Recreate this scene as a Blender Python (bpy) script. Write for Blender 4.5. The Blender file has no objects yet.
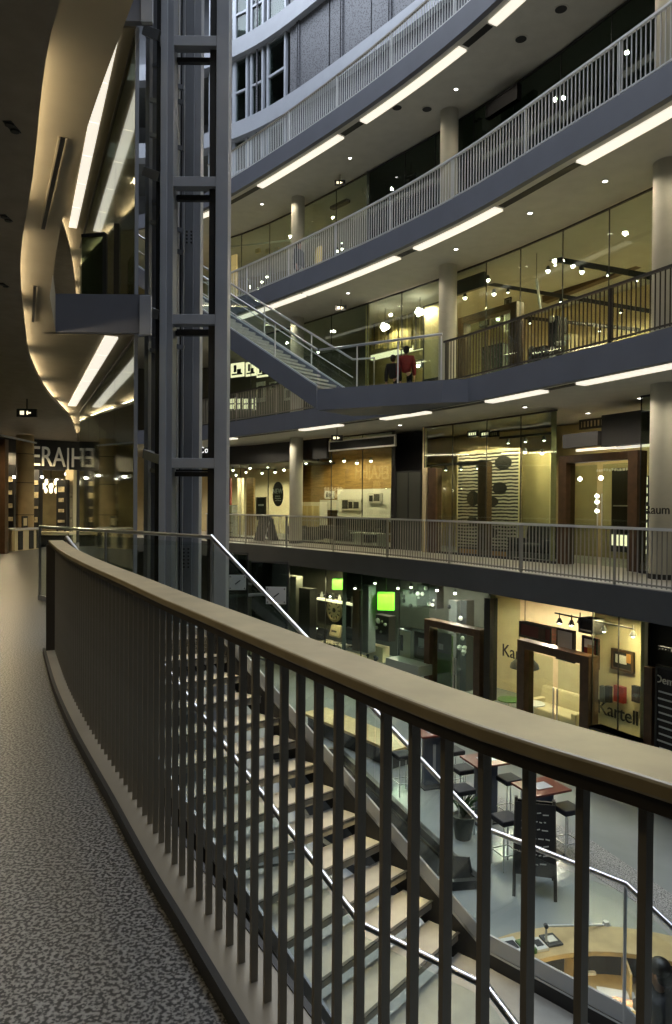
import bpy, bmesh, math, random
from mathutils import Vector as V, Matrix
from mathutils.geometry import tessellate_polygon
random.seed(11)
S = bpy.context.scene
C = S.collection
PI = math.pi
FPX = 700.0
EYE = 1.4
LV = 4.3            # storey height
TH = 0.53           # edge-beam height
CAM = V((0, 0, EYE))
M3 = (Matrix.Rotation(math.radians(90 - 0.6), 3, 'X') @ Matrix.Rotation(math.radians(0.43), 3, 'Z'))

# ------------------------------------------------------------------ measuring helpers
def ray(px, py):
    return M3 @ V(((px - 336) / FPX, -(py - 512) / FPX, -1))
def at_d(px, py, d):
    r = ray(px, py); return CAM + r * (d / r.y)
def at_z(px, py, z):
    r = ray(px, py); return CAM + r * ((z - EYE) / r.z)
def smooth(pts, n=8):
    out = []
    P = [V(p) for p in pts]
    for i in range(len(P) - 1):
        p0 = P[i - 1] if i else P[0] * 2 - P[1]
        p1, p2 = P[i], P[i + 1]
        p3 = P[i + 2] if i + 2 < len(P) else P[-1] * 2 - P[-2]
        for k in range(n):
            t = k / n
            out.append(0.5 * ((2 * p1) + (p2 - p0) * t + (2 * p0 - 5 * p1 + 4 * p2 - p3) * t * t + (3 * p1 - p0 - 3 * p2 + p3) * t ** 3))
    out.append(P[-1])
    return out
def tangents(poly):
    T = []
    for i in range(len(poly)):
        a = poly[max(0, i - 1)]; b = poly[min(len(poly) - 1, i + 1)]
        T.append((b - a).normalized())
    return T
def offset(poly, o):
    return [p + V((-t.y, t.x)) * o for p, t in zip(poly, tangents(poly))]
def cumlen(poly):
    L = [0]
    for a, b in zip(poly, poly[1:]): L.append(L[-1] + (b - a).length)
    return L
def along(poly, s):
    L = cumlen(poly)
    s = max(0, min(L[-1] - 1e-6, s))
    for i in range(len(poly) - 1):
        if L[i + 1] >= s:
            t = (s - L[i]) / (L[i + 1] - L[i])
            return poly[i].lerp(poly[i + 1], t), (poly[i + 1] - poly[i]).normalized()
def subcurve(poly, s0, s1, step=0.4):
    n = max(1, int((s1 - s0) / step + .5))
    return [along(poly, s0 + (s1 - s0) * k / n)[0] for k in range(n + 1)]
def hit(poly, px, py=505):
    """where the sight line of a photo point meets an upright curved wall: point, tangent, arc length"""
    r = ray(px, py); L = cumlen(poly); best = None
    for i in range(len(poly) - 1):
        a, b = poly[i], poly[i + 1]; e = b - a
        den = r.x * e.y - r.y * e.x
        if abs(den) < 1e-9: continue
        t = (a.x * e.y - a.y * e.x) / den
        u = (a.x * r.y - a.y * r.x) / den
        if t > 0 and -1e-6 <= u <= 1 + 1e-6 and (best is None or t < best[0]):
            best = (t, e.normalized(), L[i] + u * e.length)
    if best is None: raise ValueError('no hit %s %s' % (px, py))
    t, e, s = best
    return CAM + r * t, e, s

# ------------------------------------------------------------------ mesh helper
class MB:
    def __init__(s): s.v = []; s.f = []; s.m = []; s.sm = []
    def add(s, vs, fs, m=0, smooth=False):
        o = len(s.v); s.v += [tuple(x) for x in vs]
        for f in fs: s.f.append([i + o for i in f]); s.m.append(m); s.sm.append(smooth)
    def box(s, c, size, t=None, m=0, up=None):
        """centre, (along, across, height); t = horizontal direction of 'along'"""
        c = V(c); t = V((t[0], t[1], t[2] if len(t) > 2 else 0)).normalized() if t is not None else V((1, 0, 0))
        u = V(up) if up else V((0, 0, 1))
        n = u.cross(t).normalized(); u = t.cross(n).normalized()
        a, b, h = [x / 2 for x in size]
        vs = [c + t * (a * i) + n * (b * j) + u * (h * k) for k in (-1, 1) for j in (-1, 1) for i in (-1, 1)]
        s.add(vs, [(0, 2, 3, 1), (4, 5, 7, 6), (0, 1, 5, 4), (2, 6, 7, 3), (0, 4, 6, 2), (1, 3, 7, 5)], m)
    def bar(s, p, q, w, h, m=0):
        p, q = V(p), V(q); d = q - p
        up = (0, 0, 1) if abs(d.normalized().z) < .99 else (0, 1, 0)
        s.box((p + q) / 2, (d.length, w, h), d, m, up)
    def prism(s, poly, z0, z1, m=0, holes=()):
        loops = [[V((p[0], p[1], 0)) for p in poly]] + [[V((p[0], p[1], 0)) for p in h] for h in holes]
        flat = [p for l in loops for p in l]; n = len(flat)
        tri = tessellate_polygon(loops)
        vs = [(p.x, p.y, z0) for p in flat] + [(p.x, p.y, z1) for p in flat]
        fs = []
        for a, b, c in tri:
            pa, pb, pc = flat[a], flat[b], flat[c]
            if (pb - pa).cross(pc - pa).z < 0: b, c = c, b
            fs.append((a + n, b + n, c + n)); fs.append((a, c, b))
        o = 0
        for l in loops:
            k = len(l)
            for i in range(k): fs.append((o + i, o + (i + 1) % k, o + (i + 1) % k + n, o + i + n))
            o += k
        s.add(vs, fs, m)
    def ribbon(s, A, B, z0, z1, m=0):
        """solid band between two plan curves of equal count"""
        n = len(A); vs = []
        for a, b in zip(A, B):
            vs += [(a[0], a[1], z0), (b[0], b[1], z0), (b[0], b[1], z1), (a[0], a[1], z1)]
        fs = [(0, 1, 2, 3), tuple(4 * (n - 1) + i for i in (3, 2, 1, 0))]
        for i in range(n - 1):
            p, q = 4 * i, 4 * i + 4
            for k in range(4): fs.append((p + k, q + k, q + (k + 1) % 4, p + (k + 1) % 4))
        s.add(vs, fs, m)
    def tube(s, pts, r, n=8, m=0, closed=False):
        P = [V(p) for p in pts]; vs = []; fs = []
        R = r if isinstance(r, (list, tuple)) else [r] * len(P)
        prev = None
        for i, p in enumerate(P):
            t = (P[min(len(P) - 1, i + 1)] - P[max(0, i - 1)]).normalized()
            ref = V((0, 0, 1)) if abs(t.z) < .95 else V((0, 1, 0))
            a = t.cross(ref).normalized(); b = t.cross(a)
            for k in range(n):
                w = 2 * PI * k / n
                vs.append(p + (a * math.cos(w) + b * math.sin(w)) * R[i])
        for i in range(len(P) - 1):
            for k in range(n):
                fs.append((i * n + k, i * n + (k + 1) % n, (i + 1) * n + (k + 1) % n, (i + 1) * n + k))
        fs.append(tuple(range(n))); fs.append(tuple(reversed(range((len(P) - 1) * n, len(P) * n))))
        s.add(vs, fs, m, True)
    def lathe(s, c, prof, n=24, m=0, ax=None):
        """profile [(r, h)] about an upright axis at c (or the axis given)"""
        c = V(c); z = V(ax).normalized() if ax else V((0, 0, 1))
        x = V((1, 0, 0)) if abs(z.x) < .9 else V((0, 1, 0))
        y = z.cross(x).normalized(); x = y.cross(z)
        vs = []; fs = []
        for r, h in prof:
            for k in range(n):
                w = 2 * PI * k / n
                vs.append(c + (x * math.cos(w) + y * math.sin(w)) * max(r, 1e-4) + z * h)
        for i in range(len(prof) - 1):
            for k in range(n):
                fs.append((i * n + k, i * n + (k + 1) % n, (i + 1) * n + (k + 1) % n, (i + 1) * n + k))
        fs.append(tuple(reversed(range(n)))); fs.append(tuple(range((len(prof) - 1) * n, len(prof) * n)))
        s.add(vs, fs, m, True)
    def blob(s, c, r, m=0, seg=12):
        rx, ry, rz = r if isinstance(r, (tuple, list)) else (r, r, r)
        c = V(c); vs = []; fs = []; n = seg; k = seg // 2
        for i in range(k + 1):
            a = -PI / 2 + PI * i / k
            for j in range(n):
                w = 2 * PI * j / n
                vs.append(c + V((rx * math.cos(a) * math.cos(w), ry * math.cos(a) * math.sin(w), rz * math.sin(a))))
        for i in range(k):
            for j in range(n): fs.append((i * n + j, i * n + (j + 1) % n, (i + 1) * n + (j + 1) % n, (i + 1) * n + j))
        s.add(vs, fs, m, True)

def obj(name, mb, mats, parent=None, bevel=0, kind=None):
    me = bpy.data.meshes.new(name)
    me.from_pydata(mb.v, [], mb.f)
    for m in (mats if isinstance(mats, (list, tuple)) else [mats]): me.materials.append(m)
    me.polygons.foreach_set('material_index', mb.m)
    me.polygons.foreach_set('use_smooth', mb.sm)
    bm = bmesh.new(); bm.from_mesh(me); bmesh.ops.recalc_face_normals(bm, faces=bm.faces)
    if any(mb.sm):
        for e in bm.edges:
            if len(e.link_faces) == 2 and e.calc_face_angle(0) > .7: e.smooth = False
    bm.to_mesh(me); bm.free()
    o = bpy.data.objects.new(name, me); C.objects.link(o)
    hook(o, parent)
    if bevel:
        b = o.modifiers.new('bevel', 'BEVEL'); b.width = bevel; b.segments = 2; b.limit_method = 'ANGLE'
    if kind: o['kind'] = kind
    return o
def hook(o, parent):
    if parent is not None:
        o.parent = parent
        if parent.type == 'EMPTY': o.matrix_parent_inverse = Matrix.Translation(-parent.location)
def thing(name, label, cat, loc, group=None):
    o = bpy.data.objects.new(name, None); C.objects.link(o)
    o.location = loc; o.empty_display_size = .1
    return tag(o, label, cat, group)
def tag(o, label, cat, group=None):
    o['label'] = label; o['category'] = cat
    if group: o['group'] = group
    return o
def struct(name, mb, mats, label=None):
    o = obj(name, mb, mats, None, 0, 'structure')
    if label: o['label'] = label
    return o
def text_mb(body, size, depth=.01, spacing=1.0):
    cu = bpy.data.curves.new('lettering', 'FONT'); cu.body = body; cu.size = size; cu.extrude = depth
    cu.align_x = 'CENTER'; cu.align_y = 'CENTER'; cu.resolution_u = 3; cu.space_character = spacing
    o = bpy.data.objects.new('lettering', cu); C.objects.link(o)
    me = bpy.data.meshes.new_from_object(o.evaluated_get(bpy.context.evaluated_depsgraph_get()))
    bpy.data.objects.remove(o)
    return me
def lettering(body, size, pos, t, mat, parent=None, name='lettering', spacing=1.0, depth=.008, sx=1.0):
    """raised letters on an upright face; t = reading direction"""
    me = text_mb(body, size, depth, spacing)
    t = V((t[0], t[1], 0)).normalized(); n = V((t.y, -t.x, 0))
    M = Matrix(((t.x * sx, 0, n.x), (t.y * sx, 0, n.y), (0, 1, 0)))
    for v in me.vertices: v.co = M @ v.co + V(pos)
    me.name = name; me.materials.clear(); me.materials.append(mat)
    o = bpy.data.objects.new(name, me); C.objects.link(o); hook(o, parent)
    return o
def ordinal(i): return ['first', 'second', 'third', 'fourth', 'fifth', 'sixth', 'seventh', 'eighth', 'ninth', 'tenth', 'eleventh', 'twelfth'][i]

# ------------------------------------------------------------------ materials
def mat(name, col, rough=.5, metal=0, var=0.0, scale=3.0, bump=0.0, spec=.5):
    m = bpy.data.materials.new(name); m.use_nodes = True
    nt = m.node_tree; b = nt.nodes['Principled BSDF']
    b.inputs['Base Color'].default_value = (*col, 1); b.inputs['Roughness'].default_value = rough
    b.inputs['Metallic'].default_value = metal; b.inputs['Specular IOR Level'].default_value = spec
    if var or bump:
        tc = nt.nodes.new('ShaderNodeTexCoord'); n = nt.nodes.new('ShaderNodeTexNoise')
        n.inputs['Scale'].default_value = scale; n.inputs['Detail'].default_value = 4
        nt.links.new(tc.outputs['Object'], n.inputs['Vector'])
        if var:
            r = nt.nodes.new('ShaderNodeValToRGB')
            r.color_ramp.elements[0].position = .3; r.color_ramp.elements[1].position = .7
            r.color_ramp.elements[0].color = (*[c * (1 - var) for c in col], 1)
            r.color_ramp.elements[1].color = (*[min(1, c * (1 + var)) for c in col], 1)
            nt.links.new(n.outputs['Fac'], r.inputs['Fac']); nt.links.new(r.outputs['Color'], b.inputs['Base Color'])
        if bump:
            bp = nt.nodes.new('ShaderNodeBump'); bp.inputs['Strength'].default_value = bump; bp.inputs['Distance'].default_value = .01
            nt.links.new(n.outputs['Fac'], bp.inputs['Height']); nt.links.new(bp.outputs['Normal'], b.inputs['Normal'])
    return m
def emis(name, col, st):
    m = bpy.data.materials.new(name); m.use_nodes = True
    b = m.node_tree.nodes['Principled BSDF']
    b.inputs['Base Color'].default_value = (*col, 1)
    b.inputs['Emission Color'].default_value = (*col, 1); b.inputs['Emission Strength'].default_value = st
    return m
def glass(name, tint, base=.04, rough=.0):
    m = bpy.data.materials.new(name); m.use_nodes = True
    nt = m.node_tree; nt.nodes.clear()
    o = nt.nodes.new('ShaderNodeOutputMaterial'); mx = nt.nodes.new('ShaderNodeMixShader')
    t = nt.nodes.new('ShaderNodeBsdfTransparent'); g = nt.nodes.new('ShaderNodeBsdfGlossy')
    f = nt.nodes.new('ShaderNodeFresnel'); ge = nt.nodes.new('ShaderNodeNewGeometry')
    mr = nt.nodes.new('ShaderNodeMapRange'); mr.inputs['To Min'].default_value = 1.5; mr.inputs['To Max'].default_value = 1 / 1.5
    nt.links.new(ge.outputs['Backfacing'], mr.inputs['Value']); nt.links.new(mr.outputs['Result'], f.inputs['IOR'])
    t.inputs['Color'].default_value = (*tint, 1); g.inputs['Roughness'].default_value = rough
    g.inputs['Color'].default_value = (.9, .95, .95, 1)
    nt.links.new(f.outputs[0], mx.inputs[0]); nt.links.new(t.outputs[0], mx.inputs[1]); nt.links.new(g.outputs[0], mx.inputs[2])
    nt.links.new(mx.outputs[0], o.inputs[0])
    return m
def ramp_mat(name, tex, scale, stops, rough=.5, vec=(1, 1, 1), rot=(0, 0, 0), metal=0, bump=0, **kw):
    m = bpy.data.materials.new(name); m.use_nodes = True
    nt = m.node_tree; b = nt.nodes['Principled BSDF']; b.inputs['Roughness'].default_value = rough; b.inputs['Metallic'].default_value = metal
    tc = nt.nodes.new('ShaderNodeTexCoord'); mp = nt.nodes.new('ShaderNodeMapping')
    mp.inputs['Scale'].default_value = vec; mp.inputs['Rotation'].default_value = rot
    n = nt.nodes.new(tex); n.inputs['Scale'].default_value = scale
    for k, v in kw.items():
        try: n.inputs[k].default_value = v
        except Exception: setattr(n, k, v)
    nt.links.new(tc.outputs['Object'], mp.inputs[0]); nt.links.new(mp.outputs[0], n.inputs['Vector'])
    r = nt.nodes.new('ShaderNodeValToRGB'); cr = r.color_ramp
    while len(cr.elements) < len(stops): cr.elements.new(.5)
    for e, (p, c) in zip(cr.elements, stops): e.position = p; e.color = (*c, 1)
    out = n.outputs.get('Fac') or n.outputs[0]
    nt.links.new(out, r.inputs[0]); nt.links.new(r.outputs[0], b.inputs['Base Color'])
    if bump:
        bp = nt.nodes.new('ShaderNodeBump'); bp.inputs['Strength'].default_value = bump; bp.inputs['Distance'].default_value = .01
        nt.links.new(out, bp.inputs['Height']); nt.links.new(bp.outputs[0], b.inputs['Normal'])
    return m

TERR = ramp_mat('speckled_floor', 'ShaderNodeTexNoise', 78, [(.38, (.01, .01, .01)), (.47, (.04, .04, .04)), (.53, (.2, .198, .19)), (.7, (.29, .287, .275))], rough=.36, Detail=2.0, Roughness=.5)
LOWF = mat('polished_floor', (.27, .285, .275), .25, var=.12, scale=.8)
CARPET = ramp_mat('speckled_carpet', 'ShaderNodeTexNoise', 55, [(.4, (.09, .09, .085)), (.55, (.36, .35, .33))], rough=.9, Detail=2.0)
GALF = mat('gallery_floor', (.4, .38, .33), .35, var=.1)
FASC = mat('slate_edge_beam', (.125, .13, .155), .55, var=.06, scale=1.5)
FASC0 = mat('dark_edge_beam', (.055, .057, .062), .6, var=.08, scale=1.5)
CEIL = mat('grey_plaster', (.52, .51, .46), .8, var=.05)
CEILW = mat('warm_plaster', (.34, .29, .2), .7, var=.06)
CEILD = mat('dark_ceiling', (.27, .225, .17), .6, var=.12, scale=6)
RAILW = mat('oiled_wood_rail', (.33, .27, .16), .38, var=.14, scale=9, bump=.05)
BRONZE = mat('bronze_bar', (.25, .225, .18), .4, .3, var=.1)
BRONZED = mat('dark_bronze', (.06, .052, .042), .45, .3)
STEEL = mat('brushed_steel', (.55, .56, .58), .28, 1.0)
SATIN = mat('satin_bar', (.68, .68, .66), .35, .35)
RAILG = mat('grey_rail_bar', (.3, .29, .26), .4, .2)
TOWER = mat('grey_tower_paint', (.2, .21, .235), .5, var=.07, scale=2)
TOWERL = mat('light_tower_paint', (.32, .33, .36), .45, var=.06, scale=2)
BLACK = mat('black', (.008, .008, .009), .5)
MATTE = mat('matte_black', (.012, .012, .013), .95, spec=.05)
DARK = mat('dark_grey', (.025, .025, .027), .6)
WHITE = mat('white_paint', (.72, .71, .68), .5)
CREAM = mat('cream_wall', (.62, .53, .33), .8, var=.06)
OLIVE = mat('olive_wall', (.38, .33, .17), .8, var=.08)
WOODD = mat('dark_wood', (.075, .04, .02), .4, var=.25, scale=6)
WOODW = ramp_mat('panel_wood', 'ShaderNodeTexNoise', 2.2, [(.3, (.19, .11, .035)), (.7, (.33, .21, .075))], rough=.55, vec=(1, 1, 8), Detail=5.0)
COLM = mat('column_plaster', (.46, .45, .38), .75, var=.05)
GREYW = mat('grey_wall', (.1, .105, .1), .7, var=.1)
DARKG = mat('dark_green_wall', (.06, .075, .065), .7, var=.1)
TREAD = mat('concrete_tread', (.33, .32, .29), .5, var=.1, scale=8)
PALE = mat('pale_steel', (.5, .53, .58), .35, .3)
GLASS = glass('clear_glass', (.93, .97, .95))
GLASSD = glass('shop_glass', (.82, .88, .82))
GLASSK = glass('dark_glass', (.4, .47, .42))
STRIP = emis('strip_light_tube', (1.0, .92, .78), .8)
COVE = emis('cove_tube', (1.0, .86, .6), 14.0)
SPOT = emis('lamp_glow', (1.0, .94, .8), 12.0)
SPOTC = emis('downlight_glow', (1.0, .95, .85), 8.0)
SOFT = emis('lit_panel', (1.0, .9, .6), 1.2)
GREENL = emis('green_lantern', (.16, .95, .02), .9)
RED = mat('red_cloth', (.16, .012, .014), .85, var=.2, scale=12)
NAVY = mat('dark_cloth', (.014, .014, .018), .9, var=.2, scale=12)
SKIN = mat('skin', (.5, .3, .21), .5)
HAIR = mat('dark_hair', (.012, .009, .008), .45, var=.4, scale=30)
LEATHER = mat('black_leather', (.009, .009, .015), .65, bump=.1, scale=20)
REDT = mat('red_brown_table', (.13, .03, .022), .3, var=.1)
BLUEG = mat('blue_grey_panel', (.1, .12, .17), .35, var=.05)
DESKW = mat('light_wood', (.46, .33, .15), .4, var=.12, scale=7)
POT = mat('dark_pot', (.05, .055, .045), .5, var=.2)
LEAF = mat('leaf', (.03, .07, .02), .6, var=.4)
GREENP = mat('green_poster', (.05, .13, .02), .6, var=.2)
REDP = mat('red_panel', (.22, .02, .015), .6)
ORANGE = mat('orange_panel', (.5, .24, .06), .6)
PAPER = mat('paper', (.6, .59, .55), .7)
# ================================================================== PLAN CURVES
FC = smooth([(-13, 27.6), (-9, 28.3), (-6.4, 27.2), (-3.98, 25.1), (.06, 20.3), (2.6, 16.7), (4.26, 13.6), (5.42, 11.3), (6.6, 8.6), (7.4, 6.2), (8, 3.6), (8.3, 1)], 8)
EC = smooth([(-2.62, 6.5), (-2.0, 5.2), (-1.47, 4.18), (-.96, 3.26), (-.63, 2.66), (-.41, 2.28), (.175, 1.28), (.446, .93), (.8, .52), (1.3, .05), (2.0, -.5)], 8)
LF = cumlen(FC)[-1]
def FS(px, off=0, py=505):
    """arc length along the far gallery edge of the place seen on a photo column"""
    oc = offset(FC, off); s = hit(oc, px, py)[2]; Lo = cumlen(oc); Lc = cumlen(FC)
    for i in range(len(oc) - 1):
        if Lo[i + 1] >= s - 1e-9: return Lc[i] + (s - Lo[i]) / (Lo[i + 1] - Lo[i]) * (Lc[i + 1] - Lc[i])
def fo(px, off, py=505):
    """point, tangent on the far gallery at an offset behind its edge, on a photo sight line"""
    return hit(offset(FC, off), px, py)[:2]
def band(o0, o1, s0=0.0, s1=None, step=.5):
    a = subcurve(FC, s0, LF if s1 is None else s1, step)
    return offset(a, o0), offset(a, o1)

GLASSLINE = [(-2.84, 9.9), (-6.7, 18.3)]
# ================================================================== SETTING: SLABS
for L in (0, 1, 2, 3):
    z = L * LV
    m = MB(); m.ribbon(*band(.12, 9), z - .12, z); struct('floor', m, GALF)
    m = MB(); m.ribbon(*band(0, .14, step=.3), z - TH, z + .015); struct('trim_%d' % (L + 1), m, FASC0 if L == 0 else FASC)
    m = MB(); m.ribbon(*band(.12, 9), z - TH + .03, z - TH + .09); struct('ceiling', m, CEIL)
# near gallery floor
void_edge = [(-1.3, 7.35), (-2.9, 8.82), (-4.2, 10)]
inner = offset(EC, -.08)
poly = [tuple(p) for p in reversed(inner)] + [(-2.62, 6.72)] + void_edge + [(-7.0, 18.3), (-9, 26.5), (-9.6, 30), (-18, 30), (-18, -6), (2.6, -6)]
m = MB(); m.prism(poly, -.35, 0); struct('floor', m, TERR)
# near side slabs above: lobby soffit, dark lowered ceiling
CD = smooth([(1.6, -.6), (.75, .3), (.05, 1.15), (-.7, 2.3), (-1.35, 3.3), (-2.05, 4.72), (-2.97, 6.57), (-4.0, 9.0), (-4.76, 10.9), (-5.85, 14.2), (-7.05, 18.6), (-9.4, 25.5)], 6)
up_edge = [tuple(p) for p in reversed(offset(EC, .02))] + [(-3.3, 8.05), (-3.97, 9.9), (-2.86, 9.9), (-6.72, 18.3)] + [(-9, 26.5), (-9.6, 30), (-18, 30), (-18, -6), (2.6, -6)]
for L in (1, 2, 3):
    z = L * LV
    m = MB(); m.prism(up_edge, z - TH, z - .02); struct('ceiling', m, CEILW)
    m = MB(); m.prism([tuple(p) for p in CD] + [(-9.6, 30), (-18, 30), (-18, -6), (1.8, -6)], z - TH - .17, z - TH - .1); struct('ceiling', m, CEILD)
    # edge plate of the bridge to the tower, and its bracket
    if L < 3:
        t = thing('bridge_edge_plate', ['', 'slate grey steel edge plate bridging the curved ceiling and the tower', 'upper slate grey edge plate meeting the tower near the top of the photo'][L], 'steel plate', (-3.3, 9.8, z - TH))
        m = MB(); m.box((-3.36, 9.8, z - TH / 2), (1.5, .1, TH), (1, .01)); obj('plate', m, FASC, t)
        m = MB(); m.box((-2.66, 9.74, z - TH / 2 - .03), (.16, .06, TH + .02), (1, .01)); obj('bracket', m, TOWERL, t, .006)
    # tubes hidden on the lip of the lowered ceiling
    cd = offset(CD, .1)
    Lc = cumlen(cd)[-1]; k = 0; s = 2.6
    while s + 2.0 < Lc:
        if L < 3:
            tp = subcurve(cd, s, s + 2.0, .4)
            m = MB(); m.tube([(p.x, p.y, z - TH - .065) for p in tp], .025, 6)
            tag(obj('cove_lamp', m, COVE), '%s cove tube %s curved edge of the dark ceiling' % (ordinal(k), ['', 'glowing along the near', 'on the upper storey glowing along the'][L]), 'lamp', 'cove tubes along the ceiling edge')
        s += 2.75; k += 1
    # strip lights of the lobby ceiling along the glass
    if L < 3:
        a, b = V((-3.2, 9.95)), V((-6.42, 17.0)); d = (b - a) / 6
        for i in range(6):
            p, q = a + d * (i + .015), a + d * (i + .985)
            m = MB(); m.bar((p.x, p.y, z - TH - .015), (q.x, q.y, z - TH - .015), .18, .03)
            tag(obj('strip_light', m, STRIP), '%s white panel from the tower in the %s row of strip lights under the ceiling' % (ordinal(i), ['', 'lower', 'upper'][L]), 'lamp', 'strip lights beside the glass screen')
# air slots in the pale ceiling band
for (x0, y0, x1, y1, w) in ((63, 138, 43, 229, 'long narrow'), (35, 286, 33, 322, 'short narrow')):
    a, b = at_z(x0, y0, LV - TH - .004), at_z(x1, y1, LV - TH - .004)
    t = thing('air_slot', w + ' dark ventilation slot in the pale curved ceiling band', 'vent', a)
    m = MB(); m.bar(a, b, .03, .008); obj('opening', m, BLACK, t)
    d = (b - a).normalized(); n = V((-d.y, d.x, 0)) * .022
    m = MB(); m.bar(a + n, b + n, .012, .02); m.bar(a - n, b - n, .012, .02); obj('frame', m, CEILW, t)
# twin dark spots recessed in the dark near ceiling
for i, (x, y) in enumerate(((12, 127), (6, 218), (4, 285))):
    p = at_z(x, y, LV - TH - .172); t = thing('ceiling_spot', '%s small dark twin spot in the dark ceiling at the left edge' % ['upper', 'middle', 'lower'][i], 'lamp', p, 'twin spots in the dark ceiling')
    for s in (-1, 1):
        m = MB(); m.lathe(p + V((0, .035 * s, 0)), [(.025, -.012), (.028, .0)], 12); obj('lamp_head', m, BLACK, t)
    m = MB(); m.box(p, (.05, .13, .006)); obj('plate', m, DARK, t)
# lower floor with the opening of the stair going further down
hole = [(.1, 16), (1.8, 11.4), (2.2, 10.4), (.75, 10.2), (-.2, 11.6), (-1.5, 15.6)]
m = MB(); m.prism([(-18, -6), (22, -6), (22, 40), (-18, 40)], -LV - .3, -LV, 0, [hole]); struct('floor', m, LOWF)
m = MB(); m.prism([(2.75, 14.4), (4.4, 11.9), (5.0, 10.2), (6.1, 8.2), (6.7, 5.5), (5.4, 7.9), (4.1, 10.6), (3.4, 12.1), (2.1, 14.2)], -LV, -LV + .006); tag(obj('carpet', m, CARPET), 'speckled grey carpet runner on the lower floor behind the tables', 'carpet')
m = MB()
for a, b in zip(hole, hole[1:] + hole[:1]): m.bar((a[0], a[1], -LV + .06), (b[0], b[1], -LV + .06), .1, .14)
tag(obj('floor_kerb', m, BLACK), 'black kerb around the stair opening in the lower floor', 'kerb')
m = MB()
for a, b in zip(hole, hole[1:] + hole[:1]): m.bar((a[0], a[1], -LV - 1.75), (b[0], b[1], -LV - 1.75), .08, 3.3)
struct('wall_pit', m, GREYW)
m = MB(); m.box((2, 17, -LV - 3.45), (40, 48, .1)); struct('floor', m, DARK)
# outer shell and roof with the open well
m = MB(); m.box((-17.9, 17, 11), (.2, 48, 32)); struct('wall_left', m, GREYW)
m = MB(); m.box((21.9, 17, 11), (.2, 48, 32)); struct('wall_right', m, GREYW)
m = MB(); m.box((2, 40.9, 11), (40, .2, 32)); struct('wall_back', m, GREYW)
m = MB(); m.box((2, -6.1, 11), (40, .2, 32)); struct('wall_front', m, GREYW)
well = [tuple(p) for p in offset(FC, 3.2)[::4]] + [(6, -3), (1.5, -3), (-4.5, 5), (-7.5, 11), (-10.5, 20), (-12, 26)]
m = MB(); m.prism([(-18.2, -6.3), (22.2, -6.3), (22.2, 41.2), (-18.2, 41.2)], 27, 27.3, 0, [well]); struct('ceiling', m, GREYW)

# ================================================================== UPPER FACADE
MESH = ramp_mat('perforated_metal', 'ShaderNodeTexVoronoi', 16, [(.15, (.02, .021, .025)), (.5, (.11, .112, .125))], rough=.5, metal=.3)
fz = [(12.9, 16.85), (17.5, 20.3), (21.0, 27)]
s_m0 = FS(206, 3.5); s_m1 = FS(287, 3.5)
for (z0, z1) in fz:
    seg = 2.2; s = s_m1; k = 0
    while s < LF - .2:
        e = min(LF, s + seg)
        m = MB(); m.ribbon(*band(3.45, 3.52, s + .02, e - .02, .55), z0, z1)
        for q in (s + .05, e - .05):
            p, t = along(offset(FC, 3.42), q / LF * cumlen(offset(FC, 3.42))[-1])
            m.box((p.x, p.y, (z0 + z1) / 2), (.05, .06, z1 - z0), t)
        o = struct('wall_screen', m, MESH); s = e; k += 1
WFRAME = mat('window_frame_grey', (.3, .32, .36), .4, .2)
def window(n_, parts):
    root = parts
    return root
WN = [0]
def next_window(): WN[0] += 1; return 'window_%d' % WN[0]
for (z0, z1) in fz:
    n = 5; ss = [FS(x, 3.5) for x in (206, 219, 232, 247, 263, 285)]
    for i in range(n):
        A, B = band(3.5, 3.56, ss[i], ss[i + 1], 5)
        m = MB()
        a, b = A[0], A[-1]; d = (b - a).normalized()
        for q in (a, b): m.box((q.x, q.y, (z0 + z1) / 2), (.1, .14, z1 - z0), d)
        k = max(2, round((z1 - z0) / 1.25))
        for j in range(k + 1):
            zz = z0 + (z1 - z0) * j / k; m.bar((a.x, a.y, zz), (b.x, b.y, zz), .12, .09)
        w = struct(next_window(), m, WFRAME)
        m = MB(); m.ribbon([a, b], [B[0], B[-1]], z0 + .04, z1 - .04); obj('pane', m, GLASSK, w)
# dim room behind those windows
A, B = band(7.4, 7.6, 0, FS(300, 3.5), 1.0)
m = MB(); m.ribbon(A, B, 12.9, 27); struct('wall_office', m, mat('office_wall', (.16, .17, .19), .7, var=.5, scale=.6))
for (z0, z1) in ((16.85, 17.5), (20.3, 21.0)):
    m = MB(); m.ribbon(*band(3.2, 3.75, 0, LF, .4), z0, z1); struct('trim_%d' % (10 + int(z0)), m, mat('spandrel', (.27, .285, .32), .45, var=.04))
    m = MB(); m.ribbon(*band(3.7, 7.5, 0, FS(300, 3.5), .8), z0 + .1, z1 - .1); struct('ceiling', m, GREYW)

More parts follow.
